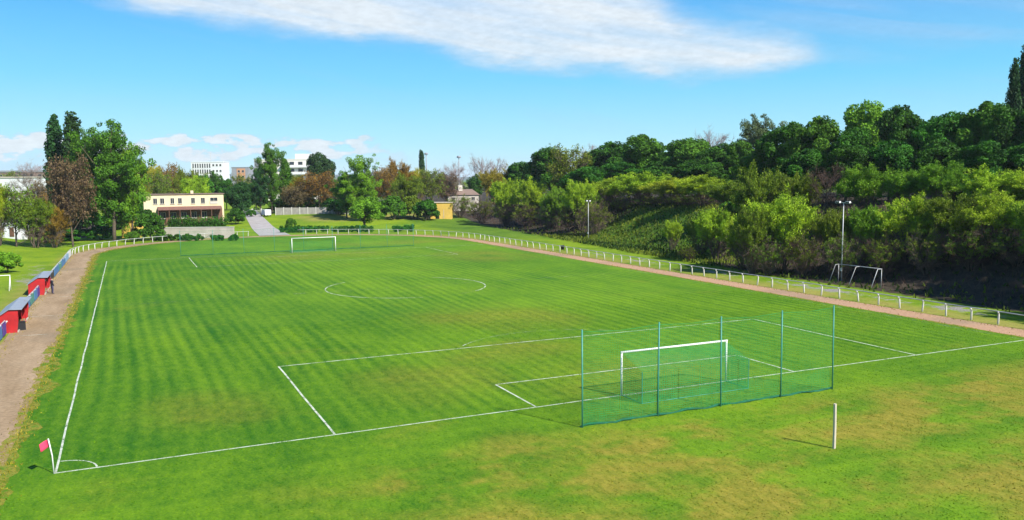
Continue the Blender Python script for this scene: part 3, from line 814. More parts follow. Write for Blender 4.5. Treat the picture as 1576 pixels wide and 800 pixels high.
for s in range(4): variant('dense', build_dense(100+s), 13.0, 10.0)
for s in range(3): variant('loose', build_loose(200+s), 24.0, 16.0)
for s in range(2): variant('poplar', build_poplar(300+s), 20.0, 3.6)
for s in range(4): variant('feather', build_feather(400+s), 8.0, 8.6)
for s in range(2): variant('sparse', build_feather(450+s, stems=15, leafiness=0.10, low=0.25), 8.0, 8.6)
for s in range(3): variant('bare', build_bare(500+s), 15.0, 12.5)
for s in range(2): variant('budding', build_bare(550+s, leaf=0.42), 15.0, 12.5)
for s in range(3): variant('bush', build_bush(600+s), 4.0, 5.0)
for s in range(2): variant('small', build_dense(650+s, H=9.0, Wd=8.0, base=0.22, n=55, num=120, size=0.19), 9.0, 8.0)

KINDNAME = dict(dense='broadleaf_tree', loose='tall_tree', poplar='poplar_tree', feather='spring_tree', sparse='thicket_shrub', bare='bare_tree',
                budding='budding_tree', bush='shrub', small='young_tree')
_cnt = [0]


def plant(kind, px, top, wpx, depth, leaf, label, group=None, base=None, twig=None, cat=None):
    """one tree or shrub: px/top/wpx are where its crown shows in the photograph, depth how far away it stands"""
    _cnt[0] += 1; rg = np.random.default_rng(_cnt[0]*7+1)
    p = at(px, 300, depth); x, y = p[0], p[1]; z = hz(x, y) if base is None else base
    zt = at(px, top, depth)[2]; Ht = max(1.0, zt-z); Wt = wpx*depth/FPX
    vs = VAR[kind]; tm, twm, lm, nH, nW = vs[int(rg.integers(len(vs)))]
    o = thing(KINDNAME[kind], label, cat or ('shrub' if kind in ('bush', 'sparse') else 'tree'), (x, y, z), rg.uniform(0, 6.28), group)
    sx = Wt/nW*(1.18 if kind == 'feather' else 1.0); o.scale = (sx, sx, Ht/nH)
    for nm, me_ in (('trunk', tm), ('twigs', twm), ('crown', lm)):
        if me_ is None: continue
        c = bpy.data.objects.new(nm, me_); COL.objects.link(c); c.parent = o
        mt = LEAF[leaf] if nm == 'crown' else (M[twig] if (nm == 'twigs' and twig) else None)
        if mt:
            c.material_slots[0].link = 'OBJECT'; c.material_slots[0].material = mt
    return o


ORD = ['first', 'second', 'third', 'fourth', 'fifth', 'sixth', 'seventh', 'eighth', 'ninth', 'tenth', 'eleventh', 'twelfth', 'thirteenth', 'fourteenth', 'fifteenth',
       'sixteenth', 'seventeenth', 'eighteenth', 'nineteenth', 'twentieth', 'twenty-first', 'twenty-second', 'twenty-third', 'twenty-fourth']


def row(items, group, where):
    """items: (kind, px, top, wpx, depth, leaf, look[, twig]); labels count along the row from its left end"""
    items = sorted(items, key=lambda t: t[1])
    for i, t in enumerate(items):
        kind, px, top, wpx, depth, leaf, look = t[:7]
        plant(kind, px, top, wpx, depth, leaf, f'{look}, {ORD[i]} from the left {where}', group, twig=t[7] if len(t) > 7 else None)

# ------------------------------------------------------------------ goals, nets, flag, stake
def net_sheet(m_, o, u, v, lu, lv, cell, w):
    """knotted net as real strips: origin o, unit directions u and v, lengths lu and lv"""
    o, u, v = (np.array(q, float) for q in (o, u, v))
    for i in range(int(round(lu/cell))+1):
        a = o+u*min(lu, i*cell); m_.quad(a-u*w/2, a+u*w/2, a+u*w/2+v*lv, a-u*w/2+v*lv)
    nn = np.cross(u, v)*0.003
    for j in range(int(round(lv/cell))+1):
        a = o+v*min(lv, j*cell)+nn; m_.quad(a-v*w/2, a+v*w/2, a+v*w/2+u*lu, a-v*w/2+u*lu)


def goal(label, y, back, strand):
    """full-size goal; its net hangs on `back` side of the line"""
    g = thing('football_goal', label, 'goal', (cx_, y, 0), group='full-size goals')
    for sx in (-3.72, 3.72): MB().tube([(sx, 0, 0), (sx, 0, 2.50)], 0.062, 10).build('post', M['white'], g, True)
    MB().tube([(-3.782, 0, 2.50), (3.782, 0, 2.50)], 0.062, 10).build('crossbar', M['white'], g, True)
    b = back; n = MB(); c = 0.12
    for sx in (-3.66, 3.66):
        net_sheet(n, (sx, 0.08*b, 0), (0, b, 0), (0, 0, 1), 1.95, 1.8, c, strand)
        s = 1.95/2.06; n.quad((sx, 0.08*b, 1.8), (sx, 2.03*b, 1.8), (sx, 0.9*b, 2.42), (sx, 0.08*b, 2.42)) if False else None
        for i in range(9):
            yy = (0.08+i*0.2)*b; top = 2.42-0.62*max(0, (abs(yy)-0.5)/1.5)
            n.quad((sx, yy, 1.8), (sx, yy+strand, 1.8), (sx, yy+strand, top), (sx, yy, top))
    net_sheet(n, (-3.66, 2.03*b, 0), (1, 0, 0), (0, 0, 1), 7.32, 1.8, c, strand)
    u = np.array([0, 1.95*b, -0.62]); lu = np.linalg.norm(u); net_sheet(n, (-3.66, 0.08*b, 2.42), (1, 0, 0), u/lu, 7.32, lu, c, strand)
    n.build('net', M['net'], g)
    f = MB(); r_ = 0.02
    f.tube([(-3.7, 0.02*b, 0.03), (-3.7, 2.03*b, 0.03), (3.7, 2.03*b, 0.03), (3.7, 0.02*b, 0.03)], r_, 6)
    for sx in (-3.7, 3.7): f.tube([(sx, 2.05*b, 0), (sx, 2.05*b, 1.8)], r_, 6)
    f.build('net_frame', M['teal'], g)
    return g


goal('white football goal with green net, in front of the five tall net posts', 0.0, -1, 0.017)
goal('small-looking white goal at the far end of the pitch, near the access road', PL, 1, 0.012)


def ball_stop(label, xs, y, H_, cell, w, col, sag):
    t = thing('ball_stop_net', label, 'safety net', (xs[0], y, 0), group='nets behind the goals'); rg0 = np.random.default_rng(4); prad = 0.038 if H_ > 4.5 else 0.028
    for x in xs:
        pm = MB().tube([(x-xs[0], 0, -0.3), (x-xs[0]+float(rg0.normal(0, .04)), float(rg0.normal(0, .05)), H_)], prad, 8).build('post', M['teal'], t, True)
    n = MB(); rg = np.random.default_rng(8)
    for i in range(len(xs)-1):
        a, b = xs[i]-xs[0], xs[i+1]-xs[0]; L = b-a; nx_ = int(L/cell); nz = int((H_-0.3)/cell)
        def pt(u, v): return np.array([a+u*L, 0.06+0.10*math.sin(math.pi*u), 0.02+v*(H_-0.15-sag*math.sin(math.pi*u)*v)])
        for k_ in range(nx_+1):
            u = k_/nx_; du = w/L
            for q in range(6):
                v0, v1 = q/6, (q+1)/6; n.quad(pt(u-du/2, v0), pt(u+du/2, v0), pt(u+du/2, v1), pt(u-du/2, v1))
        for k_ in range(nz+1):
            v = k_/nz; dv = w/H_
            for q in range(6):
                u0, u1 = q/6, (q+1)/6; e = np.array([0, 0.003, 0])
                n.quad(pt(u0, v-dv/2)+e, pt(u1, v-dv/2)+e, pt(u1, v+dv/2)+e, pt(u0, v+dv/2)+e)
    if H_ > 4.5:                                   # a second, lower net hung along the foot
        L = xs[-1]-xs[0]
        for k_ in range(int(L/0.10)):
            u = 0.10*k_+rg.normal(0, .01); z1 = 1.15+0.30*math.sin(u*0.8)+0.12*math.sin(u*2.9); yy = 0.16+0.05*math.sin(u*1.3)
            n.quad((u, yy, 0.02), (u+0.011, yy, 0.02), (u+0.011, yy-0.06, z1), (u, yy-0.06, z1))
        for k_ in range(10):
            z0 = 0.08+0.11*k_
            for q in range(24):
                u0, u1 = L*q/24, L*(q+1)/24; w0, w1 = z0+0.03*math.sin(u0*1.9), z0+0.03*math.sin(u1*1.9)
                n.quad((u0, 0.13, w0), (u1, 0.13, w1), (u1, 0.13, w1+0.011), (u0, 0.13, w0+0.011))
    n.build('net', M['net'], t)
    c = MB()
    for z0 in (H_-0.12,):
        for i in range(len(xs)-1):
            a, b = xs[i]-xs[0], xs[i+1]-xs[0]
            c.tube([(a, 0.05, z0), ((a+b)/2, 0.09, z0-sag), (b, 0.05, z0)], 0.008, 4)
    c.build('top_cord', M['net'], t)
    # slack net lying along the foot, its green darkened to take in shadow
    L = xs[-1]-xs[0]; rr = MB(); u = np.linspace(-0.1, L+0.1, 60)
    rr.tube(np.c_[u, 0.10+0.06*np.sin(u*2.3)+rg.normal(0, .03, 60), 0.05+0.03*np.sin(u*3.1)], 0.05+0.025*np.sin(u*1.7)**2, 6)
    rr.build('slack_net', M['slack'], t, True)
    return t


ball_stop('tall green ball-stop net on five teal posts behind the near goal', [23.4, 27.9, 32.0, 36.2, 40.1], -4.35, 4.95, 0.12, 0.0095, None, 0.12)
ball_stop('long faint green ball-stop net behind the far goal', [11+5.05*i for i in range(9)], 108.0, 4.2, 0.16, 0.005, None, 0.1)

fl = thing('corner_flag', 'small pink-red corner flag on a white pole at the pitch corner', 'flag', (-0.04, -0.05, 0))
MB().tube([(0, 0, -0.1), (-0.03, 0, 0.8), (-0.14, 0.02, 1.55)], 0.026, 8).build('pole', M['white'], fl, True)
fm = MB(); U, Vv = 9, 6; Pts = []
for i in range(U):
    for j in range(Vv):
        u, v = i/(U-1)*0.78, j/(Vv-1)*0.80
        top = np.array([-0.14-0.02*u, 0.02, 1.53-0.13*u]); z0 = top+np.array([0.06*v-0.42*u, 0.07*math.sin(u*5+v), -0.42*v-0.10*u])
        Pts.append(z0)
for dz_ in (0.0,):
    fm.add(Pts, [(i*Vv+j, (i+1)*Vv+j, (i+1)*Vv+j+1, i*Vv+j+1) for i in range(U-1) for j in range(Vv-1)])
fo = fm.build('flag_cloth', M['flag'], fl, True)
so = fo.modifiers.new('thick', 'SOLIDIFY'); so.thickness = 0.008

st = MB(); st.tube([(0, 0, -0.3), (0.01, 0, 1.0), (0.0, 0.01, 2.08)], [0.075, 0.07, 0.068], 8)
so_ = st.build('wooden_stake', M['stake']); so_.location = (32.1, -12.2, 0)
tag(so_, 'pale lone stake standing on the dry grass behind the near goal', 'stake')

sg = thing('training_goal', 'small white goal frame standing under the trees beside the tall lamp post', 'goal', (78.5, 28.95, 0), group='training goals')
for y in (-3.05, 3.05): MB().tube([(0, y, 0), (0, y, 2.1)], 0.038, 8).build('post', M['rail'], sg, True)
MB().tube([(0, -3.1, 2.1), (0, 3.1, 2.1)], 0.038, 8).build('crossbar', M['rail'], sg, True)
for y, e, d_ in ((-3.0, -0.35, -1.9), (0.0, -0.1, -1.7), (3.0, 0.35, -1.1)):
    MB().tube([(0, y, 2.08), (-0.55, y, 2.08), (d_, y+e, 0.02)], 0.034, 8).build('stay', M['rail'], sg, True)

wg = thing('training_goal', 'thin white goal frame on the left grass beside the dugouts', 'goal', (-9.4, 71.5, hz(-9.4, 71.5)))
for x in (-3.0, 0): MB().tube([(x, 0, -0.1), (x, 0, 1.7)], 0.045, 8).build('post', M['white'], wg, True)
MB().tube([(-3.05, 0, 1.7), (0.05, 0, 1.7)], 0.045, 8).build('crossbar', M['white'], wg, True)
for x in (-3.0, 0): MB().tube([(x, 0, 1.68), (x, -1.4, 0.0)], 0.03, 6).build('stay', M['white'], wg, True)

# ------------------------------------------------------------------ barriers
def barrier(label, P, zoff, name='pitch_barrier', cat='barrier', panels=(), pitch=2.42):
    """a line of whitewashed posts with hooked tops carrying a pipe rail"""
    P = np.array(P, float); L = np.r_[0, np.cumsum(np.linalg.norm(np.diff(P, axis=0), axis=1))]
    t = thing(name, label, cat, (P[0, 0], P[0, 1], 0), group='rail barriers round the running track')
    def pos(s): return np.array([np.interp(s, L, P[:, 0]), np.interp(s, L, P[:, 1])])
    S_ = np.arange(0.2, L[-1]-0.1, pitch); rg = np.random.default_rng(int(L[-1]*10)); o = P[0]
    proto = MB(); proto.tube([(0, 0, -0.3), (0, 0, 0.55), (0.02, 0, 0.86), (0.10, 0, 1.02), (0.19, 0, 1.06)], [0.085, 0.075, 0.07, 0.065, 0.06], 8)
    first = None
    for s in S_:
        p = pos(s); T = pos(s+0.3)-pos(s-0.3); a = math.atan2(T[1], T[0])+math.pi/2
        if first is None: c = first = proto.build('post', M['post'], t, True)
        else:
            c = first.copy(); COL.objects.link(c); c.parent = t
        c.location = (p[0]-o[0], p[1]-o[1], 0); c.rotation_euler = (rg.normal(0, .045), rg.normal(0, .05), a+rg.normal(0, .15))
    ss_ = np.arange(0, L[-1], 1.2); Q = np.array([pos(s) for s in ss_])-o
    MB().tube(np.c_[Q, 1.08+0.012*np.sin(ss_*0.9)], 0.048, 6).build('rail', M['rail'], t, True)
    for s0, s1, mk, z0, z1 in panels:
        n = max(2, int((s1-s0)/1.2)); m_ = MB()
        for q in np.linspace(s0, s1, n+1)[:-1]:
            w = (s1-s0)/n; c = (pos(q)+pos(q+w))/2-o; T = pos(q+w)-pos(q)
            m_.box((c[0]+0.16, c[1], (z0+z1)/2), (w-0.03, 0.03, z1-z0), math.atan2(T[1], T[0]))
        m_.build('panel', M[mk], t)
    return t


right_line = [(68.4, -24), (68.4, 50), (68.7, 80), (68.3, YF)]+[(31.3+37.1*math.cos(a), YF+37.6*math.sin(a)) for a in np.linspace(0.05, math.pi/2-0.17, 30)]
barrier('long white posted rail along the right side of the track, curving round the far end', right_line, 0)
left_line = [(31.3+37.1*math.cos(a), YF+37.6*math.sin(a)) for a in np.linspace(math.pi/2+0.10, math.pi, 30)]+[(-5.8, 100), (-6.0, 60), (-6.4, 30), (-6.5, 14)]
LL = np.r_[0, np.cumsum(np.linalg.norm(np.diff(np.array(left_line), axis=0), axis=1))]


def at_y(y):   # run length along the left line where it passes y on the straight
    P = np.array(left_line); i = np.where(P[:, 1] < 116)[0][0]
    return float(np.interp(-y, -P[i-1:, 1], LL[i-1:]))


pan = []
for y1, y0, mk in ((118, 112, 'white'), (111, 104, 'lblue'), (103.5, 96, 'blue'), (95.5, 91, 'teal'), (90.5, 83, 'blue'), (82.5, 78, 'black'), (77.5, 72.5, 'blue'),
                   (64, 61.8, 'purple'), (61.5, 58.8, 'blue'), (58.4, 55.5, 'teal'), (55, 52, 'blue'), (51.6, 48.5, 'blue'), (38.6, 36.9, 'purple'), (36.5, 32, 'blue')):
    pan.append((at_y(y1), at_y(y0), mk, 0.14, 1.12))
barrier('white posted rail curving down the left side with blue panels between the dugouts', left_line, 0, panels=pan)

# ------------------------------------------------------------------ dugouts
def dugout(label, y0, length):
    """covered team bench open to the track: red boards, grey sheet roof"""
    t = thing('dugout', label, 'dugout', (-6.95, y0, 0), group='red dugouts beside the track')
    D_, H1, H0 = 1.65, 1.92, 1.25      # depth, front height, back height; the roof breaks at DB
    DB = 1.0
    for yy in (0.03, length-0.03):
        m_ = MB(); e = 0.03
        A_ = [(0, yy-e, 0), (D_*0.92, yy-e, 0.0), (D_, yy-e, 1.0), (D_, yy-e, H1-0.03), (DB, yy-e, H1), (0, yy-e, H0)]; B_ = [(a, yy+e, c) for a, _, c in A_]
        m_.add(A_+B_, [(5, 4, 3, 2, 1, 0), (6, 7, 8, 9, 10, 11)]+[(i, (i+1) % 6, 6+(i+1) % 6, 6+i) for i in range(6)])
        m_.build('side_wall', M['red'], t)
    MB().box((0.03, length/2, H0/2), (0.05, length-0.13, H0-0.01)).build('back_wall', M['red'], t)
    r_ = MB(); y_a, y_b = -0.15, length+0.15; n = 26; V = []
    for i in range(n+1):
        y = y_a+(y_b-y_a)*i/n; zb = 0.018*(i % 2)
        V += [(-0.12, y, H0-0.03+zb), (DB, y, H1+0.06+zb), (D_+0.30, y, H1+0.02+zb)]
    r_.add(V, [(3*i+q, 3*i+q+1, 3*i+q+4, 3*i+q+3) for i in range(n) for q in (0, 1)])
    ro = r_.build('roof', M['roof'], t); so = ro.modifiers.new('thick', 'SOLIDIFY'); so.thickness = 0.03
    b = MB().box((0.45, length/2, 0.44), (0.42, length-0.3, 0.05))
    bo = b.build('bench', M['wood'], t)
    for q in (0.8, length/2, length-0.8): MB().box((0.45, q, 0.21), (0.35, 0.06, 0.42)).build('bench_support', M['black'], bo)
    for q in (length*0.33, length*0.66): MB().tube([(D_-0.02, q, 0), (D_-0.02, q, H1+0.06)], 0.03, 6).build('front_pole', M['red'], t)
    MB().box((D_*0.94, length*0.5, 0.05), (0.12, length-0.2, 0.10)).build('kick_board', M['stone'], t)
    return t


dugout('nearer red dugout with a grey roof, cut by the left edge of the view', 39.3, 8.0)
dugout('farther red dugout with a grey roof and a person standing at its front', 64.5, 7.0)

bx = MB(); bx.box((0, 0, 0.33), (0.75, 0.55, 0.66)); bx.box((0, 0, 0.69), (0.80, 0.60, 0.06))
o = bx.build('equipment_crate', M['black']); o.location = (-5.35, 40.6, 0); o.rotation_euler = (0, 0, 0.3)
bv = o.modifiers.new('b', 'BEVEL'); bv.width = 0.02
tag(o, 'dark lidded crate on the ground in front of the nearer dugout', 'crate')

# litter bin on the right barrier
lb = thing('litter_bin', 'dark litter bin fixed to the right-hand track rail', 'bin', (70.0, 84.2, 0))
MB().tube([(0, 0, 0.25), (0, 0, 0.30), (0, 0, 0.98), (0, 0, 1.0)], [0.18, 0.26, 0.31, 0.33], 12).build('bucket', M['black'], lb, True)
MB().tube([(0.30, 0, -0.1), (0.30, 0, 1.15)], 0.04, 6).build('post', M['black'], lb, True)

# ------------------------------------------------------------------ person by the farther dugout
def person(label, loc, rz):
    J = {0: ((0, 0, .95), .155), 1: ((0, 0.01, 1.15), .14), 2: ((0, 0.0, 1.38), .165), 3: ((0, 0, 1.50), .065), 4: ((0.01, 0, 1.57), .07), 5: ((0.02, 0, 1.68), .098), 6: ((0.015, 0, 1.75), .075),
         10: ((0, .19, 1.42), .075), 11: ((-.02, .27, 1.16), .052), 12: ((.09, .25, .92), .042), 13: ((.12, .24, .83), .038),
         20: ((0, -.19, 1.42), .075), 21: ((-.02, -.27, 1.16), .052), 22: ((.10, -.20, .95), .042), 23: ((.14, -.17, .87), .038),
         30: ((0, .10, .88), .105), 31: ((.03, .12, .49), .068), 32: ((0, .13, .09), .048), 33: ((.15, .14, .04), .038),
         40: ((0, -.10, .88), .105), 41: ((.02, -.13, .49), .068), 42: ((-.03, -.15, .09), .048), 43: ((.12, -.17, .04), .038)}
    Ed = [(0, 1), (1, 2), (2, 3), (3, 4), (4, 5), (5, 6), (2, 10), (10, 11), (11, 12), (12, 13), (2, 20), (20, 21), (21, 22), (22, 23), (0, 30), (30, 31), (31, 32), (32, 33), (0, 40), (40, 41), (41, 42), (42, 43)]
    ks = list(J); ix = {k_: i for i, k_ in enumerate(ks)}
    me_ = bpy.data.meshes.new('person'); me_.from_pydata([J[k_][0] for k_ in ks], [(ix[a], ix[b]) for a, b in Ed], [])
    o = bpy.data.objects.new('person', me_); COL.objects.link(o)
    sk = o.modifiers.new('skin', 'SKIN'); sk.use_smooth_shade = True
    for i, k_ in enumerate(ks):
        me_.skin_vertices[0].data[i].radius = (J[k_][1],)*2; me_.skin_vertices[0].data[i].use_root = (i == 0)
    sb = o.modifiers.new('sub', 'SUBSURF'); sb.levels = 1; sb.render_levels = 2
    mt = bpy.data.materials.new('dark_clothes_and_skin'); mt.use_nodes = True; q = NT(mt.node_tree); b = q.n['Principled BSDF']
    z_ = q.xyz(q.new('ShaderNodeTexCoord').outputs['Object'])[2]
    c = q.mix(q.m('GREATER_THAN', z_, 0.9), (0.05, 0.045, 0.10), (0.018, 0.02, 0.03)); c = q.mix(q.m('GREATER_THAN', z_, 1.525), c, (0.50, 0.31, 0.23))
    c = q.mix(q.m('LESS_THAN', z_, 0.06), c, (0.02, 0.02, 0.02)); q.l.new(c, b.inputs['Base Color']); b.inputs['Roughness'].default_value = 0.85
    me_.materials.append(mt)
    hm = MB(); V, F = [], []
    for i in range(6):
        for j in range(12):
            th = math.pi*0.54*i/5; ph = j*math.pi/6; V.append((-0.012+0.112*math.sin(th)*math.cos(ph), 0.100*math.sin(th)*math.sin(ph), 1.70+0.105*math.cos(th)))
    F = [(i*12+j, i*12+(j+1) % 12, (i+1)*12+(j+1) % 12, (i+1)*12+j) for i in range(5) for j in range(12)]
    hm.add(V, F); hm.build('hair', M['hair'], o, True)
    o.location = loc; o.rotation_euler = (0, 0, rz)
    return tag(o, label, 'person')


person('person in dark clothes standing in front of the farther red dugout', (-4.7, 65.2, 0.008), 0.5)

# ------------------------------------------------------------------ lamp posts and masts
def lamp_post(label, loc, H_, rz, wide=1.5):
    t = thing('floodlight_post', label, 'lamp post', loc, rz, 'floodlight posts')
    MB().tube([(0, 0, -0.4), (0, 0, H_*0.5), (0, 0, H_)], [0.08, 0.065, 0.05], 8).build('pole', M['rail'], t, True)
    MB().box((0, 0, H_+0.04), (wide, 0.08, 0.08)).build('cross_arm', M['rail'], t)
    for x in (-wide*0.32, wide*0.32):
        l = MB(); l.box((x, -0.14, H_+0.10), (0.50, 0.36, 0.22)); hd = l.build('lamp_head', M['white'], t)
        MB().box((x, -0.325, H_+0.10), (0.44, 0.02, 0.17)).build('lamp_glass', M['glass'], hd)
    MB().box((0.0, -0.13, 1.4), (0.22, 0.12, 0.35)).build('fuse_box', M['rail'], t)
    return t


lamp_post('twin-headed floodlight post rising beside the small goal under the right trees', (79.3, 32.3, hz(79.3, 32.3)), 9.2, R(-75), 1.9)
lamp_post('slim pale floodlight post at the foot of the bank, farther along the right side', (86.5, 104.0, 0.0), 7.7, R(-75), 1.3)


def mast(label, px, top, depth, name='lighting_mast'):
    p = at(px, 300, depth); b = hz(p[0], p[1]); H_ = at(px, top, depth)[2]-b
    t = thing(name, label, 'mast', (p[0], p[1], b))
    MB().tube([(0, 0, -0.5), (0, 0, H_*0.5), (0, 0, H_)], [0.38, 0.30, 0.22], 8).build('pole', M['greywall'], t, True)
    MB().tube([(0, 0, H_), (0, 0, H_+0.3), (0, 0, H_+1.0)], [0.9, 1.1, 0.9], 10).build('lamp_ring', M['greywall'], t)
    return t


mast('tall thin lighting mast on the skyline among bare trees', 707, 243, 420)
mast('short pale mast just beside the single far poplar', 657, 238, 460)

# ------------------------------------------------------------------ buildings
def window(parent, c, w, hh, ny=-1, frame=M['frame'], pane=M['glass'], bar=True):
    f = MB(); e = 0.07; x, y, z = c
    for dx_ in (-w/2+e/2, w/2-e/2): f.box((x+dx_, y, z), (e, 0.09, hh))
    for dz_ in (-hh/2+e/2, hh/2-e/2): f.box((x, y, z+dz_), (w-2*e, 0.09, e))
    if bar: f.box((x, y, z), (e*0.7, 0.07, hh-2*e))
    f.box((x, y+ny*0.07, z-hh/2-0.05), (w+0.15, 0.16, 0.06))
    fo_ = f.build('window', frame, parent)
    MB().box((x, y+0.02, z), (w-2*e-0.004, 0.02, hh-2*e-0.004)).build('pane', pane, fo_)
    return fo_


# clubhouse with veranda
p0 = at(222, 338, 214); p1 = at(350, 338, 214); cz0 = hz(20, 192)
cl = thing('clubhouse', 'cream two-storey clubhouse with flat roof and reddish-brown veranda, behind a hedge', 'building', (p0[0], 191.0, cz0))
CW = p1[0]-p0[0]-0.2; CH = 8.0; CDp = 8.0
MB().box((CW/2, CDp/2, CH/2-0.4), (CW, CDp, CH+0.8)).build('wall', M['cream'], cl)
MB().box((CW/2, CDp/2, CH+0.09), (CW+0.5, CDp+0.5, 0.18)).build('roof', M['brick'], cl)


def ux(px): return (px-222)/(350-222)*CW


for px, w in ((240, 1.0), (251, 1.05), (267, .95), (279, 1.0), (300, 1.0), (316, 1.05)):
    window(cl, (ux(px), -0.04, CH-1.6), w, 1.5)
window(cl, (ux(334), -0.04, CH-1.35), 1.9, 1.0)
MB().box((ux(334), -0.10, CH-2.25), (2.0, 0.14, 0.5)).build('balcony_board', M['frame'], cl)
vr = MB(); a, b = ux(243), ux(346)
vr.add([(a, -2.2, 4.25), (b, -2.2, 4.25), (b, -0.005, 4.95), (a, -0.005, 4.95), (a, -2.2, 4.1), (b, -2.2, 4.1), (b, -0.005, 4.8), (a, -0.005, 4.8)],
       [(0, 1, 2, 3), (7, 6, 5, 4), (0, 4, 5, 1), (1, 5, 6, 2), (3, 7, 4, 0)])
vr.build('veranda_roof', M['tile'], cl)
MB().box(((a+b)/2, -0.08, 2.1), (b-a, 0.12, 3.9)).build('ground_floor_wall', M['wood'], cl)
for i in range(7): MB().box((a+0.1+(b-a-0.2)*i/6, -2.05, 1.92), (0.14, 0.14, 4.3)).build('veranda_post', M['wood'], cl)
for f_ in (0.08, 0.24, 0.40, 0.56, 0.72): window(cl, (a+(b-a)*f_, -0.19, 2.7), 1.3, 1.6)
dr = MB().box((a+(b-a)*0.90, -0.17, 1.15), (1.1, 0.06, 2.3)).build('door', M['black'], cl)
MB().box((a+(b-a)*0.90+0.4, -0.22, 1.1), (0.05, 0.05, 0.16)).build('handle', M['rail'], dr)
window(cl, (ux(240), -0.04, 1.9), 1.2, 0.9)
MB().box((ux(300), 3.0, CH+0.55), (0.7, 0.7, 0.8)).build('chimney', M['cream'], cl)

# terrace with a low wall below it
p0 = at(246, 350, 180); p1 = at(360, 350, 180)
wl_ = float(np.linalg.norm((p1-p0)[:2])); tz = hz(p0[0], p0[1])
tw = thing('terrace_wall', 'low pale concrete terrace wall below the clubhouse hedge', 'wall', (p0[0], p0[1], tz), math.atan2(p1[1]-p0[1], p1[0]-p0[0]))
MB().box((wl_/2, 0, 0.95), (wl_, 0.35, 2.7)).build('wall', M['stone'], tw)
MB().box((wl_/2, 0, 2.353), (wl_+0.1, 0.5, 0.10)).build('coping', M['post'], tw)


def simple_building(name, label, px0, px1, top, depth, deep, wall, base=None, roofmat=None, parapet=0.4):
    a = at(px0, 300, depth); b = at(px1, 300, depth); w = float(np.linalg.norm((b-a)[:2])); rz = math.atan2(b[1]-a[1], b[0]-a[0])
    z = hz(a[0], a[1]) if base is None else base
    H_ = at((px0+px1)/2, top, depth)[2]-z
    t = thing(name, label, 'building', (a[0], a[1], z), rz)
    MB().box((w/2, deep/2, H_/2-0.5), (w, deep, H_+1)).build('wall', wall, t)
    if roofmat: MB().box((w/2, deep/2, H_+parapet/2+0.003), (w+0.4, deep+0.4, parapet)).build('roof', roofmat, t)
    return t, w, H_


# white office block on the skyline
t, w, H_ = simple_building('office_block', 'white flat-roofed office block with a row of dark windows on the skyline', 296, 345, 250, 620, 14, M['wwall'], base=2.0, roofmat=M['wwall'], parapet=0.7)
for fl_ in range(3):
    for i in range(8):
        window(t, (1.6+i*w*0.074, -0.05, H_-2.4-fl_*4.3), w*0.046, 3.2, bar=False)
for fl_ in range(3):
    for i in range(3): window(t, (w*0.70+i*w*0.11, -0.05, H_-2.0-fl_*4.3), 1.5, 1.5, bar=False)
MB().tube([(w*0.55, 5, H_), (w*0.55, 5, H_+7)], 0.12, 5).build('antenna', M['rail'], t)

# orange and grey tower block
t, w, H_ = simple_building('tower_block', 'narrow tower block with an orange panel between grey edges', 358, 384, 258, 520, 12, M['greywall'], base=2.0, roofmat=M['greywall'])
MB().box((w*0.55, -0.06, H_-4.2), (w*0.5, 0.10, 7.4)).build('facade_panel', M['orange'], t)
for fl_ in range(2):
    for i in range(2): window(t, (w*(0.43+0.24*i), -0.15, H_-2.2-fl_*3.4), 1.5, 1.4, bar=False)

# white apartment block with stepped balconies
t, w, H_ = simple_building('apartment_block', 'big white apartment block with stacked balconies between the tall trees', 393, 482, 246, 400, 14, M['towerwall'], base=2.0, roofmat=M['towerwall'])
for fl_ in range(5):
    z = H_-1.7-fl_*3.3
    for i in range(7): window(t, (1.8+i*(w-3.4)/6, -0.05, z), 2.3, 1.6, bar=False)
    MB().box((w*0.72, -0.8, z-1.45), (w*0.52, 1.5, 1.05)).build('balcony', M['wwall'], t)
MB().box((w*0.83, 6, H_+1.6), (w*0.28, 8, 2.6)).build('penthouse', M['wwall'], t)
MB().box((w*0.06, -0.4, H_/2-0.2), (w*0.10, 0.78, H_-0.5)).build('stair_tower', M['greywall'], t)

# white factory at the left edge
t, w, H_ = simple_building('factory_hall', 'long white factory hall behind the trees at the left edge', -60, 84, 274, 285, 25, M['wwall'], roofmat=M['stone'], parapet=0.5)
for i in range(9): window(t, (2+i*3.6, -0.05, H_-5.6), 2.4, 1.4, bar=False)
t, w, H_ = simple_building('brick_warehouse', 'dark flat-roofed warehouse with a brick wall showing above the white factory', -40, 78, 265, 420, 20, M['brick'], roofmat=M['greywall'], parapet=0.9)
for i in range(9): window(t, (2+i*4, -0.05, H_-1.6), 2.2, 1.2, bar=False)
# garden shed, kiosk, yellow hut, house with chimney
t, w, H_ = simple_building('garden_shed', 'small white shed behind thin trees at the left edge', -14, 24, 340, 168, 4, M['wwall'], roofmat=M['greywall'], parapet=0.15)
MB().box((w*0.75, -0.05, 0.95), (0.9, 0.08, 1.9)).build('door', M['wood'], t); window(t, (w*0.35, -0.05, 1.5), 0.8, 0.7)
t, w, H_ = simple_building('kiosk', 'small yellow kiosk half hidden behind the big left trees', 184, 209, 338, 182, 3, M['yellow'], roofmat=M['tile'], parapet=0.12)
MB().box((w*0.7, -0.05, 1.0), (0.9, 0.08, 2.0)).build('door', M['wood'], t)
t, w, H_ = simple_building('hut', 'yellow flat-roofed hut at the edge of the brown thicket', 662, 695, 312, 236, 4, M['yellow'], roofmat=M['stake'], parapet=0.14)
MB().box((w*0.33, -0.05, 0.75), (1.0, 0.08, 1.5)).build('door', M['black'], t)
MB().box((w*0.62, -0.03, 1.3), (0.10, 0.06, 2.6)).build('corner_board', M['frame'], t)

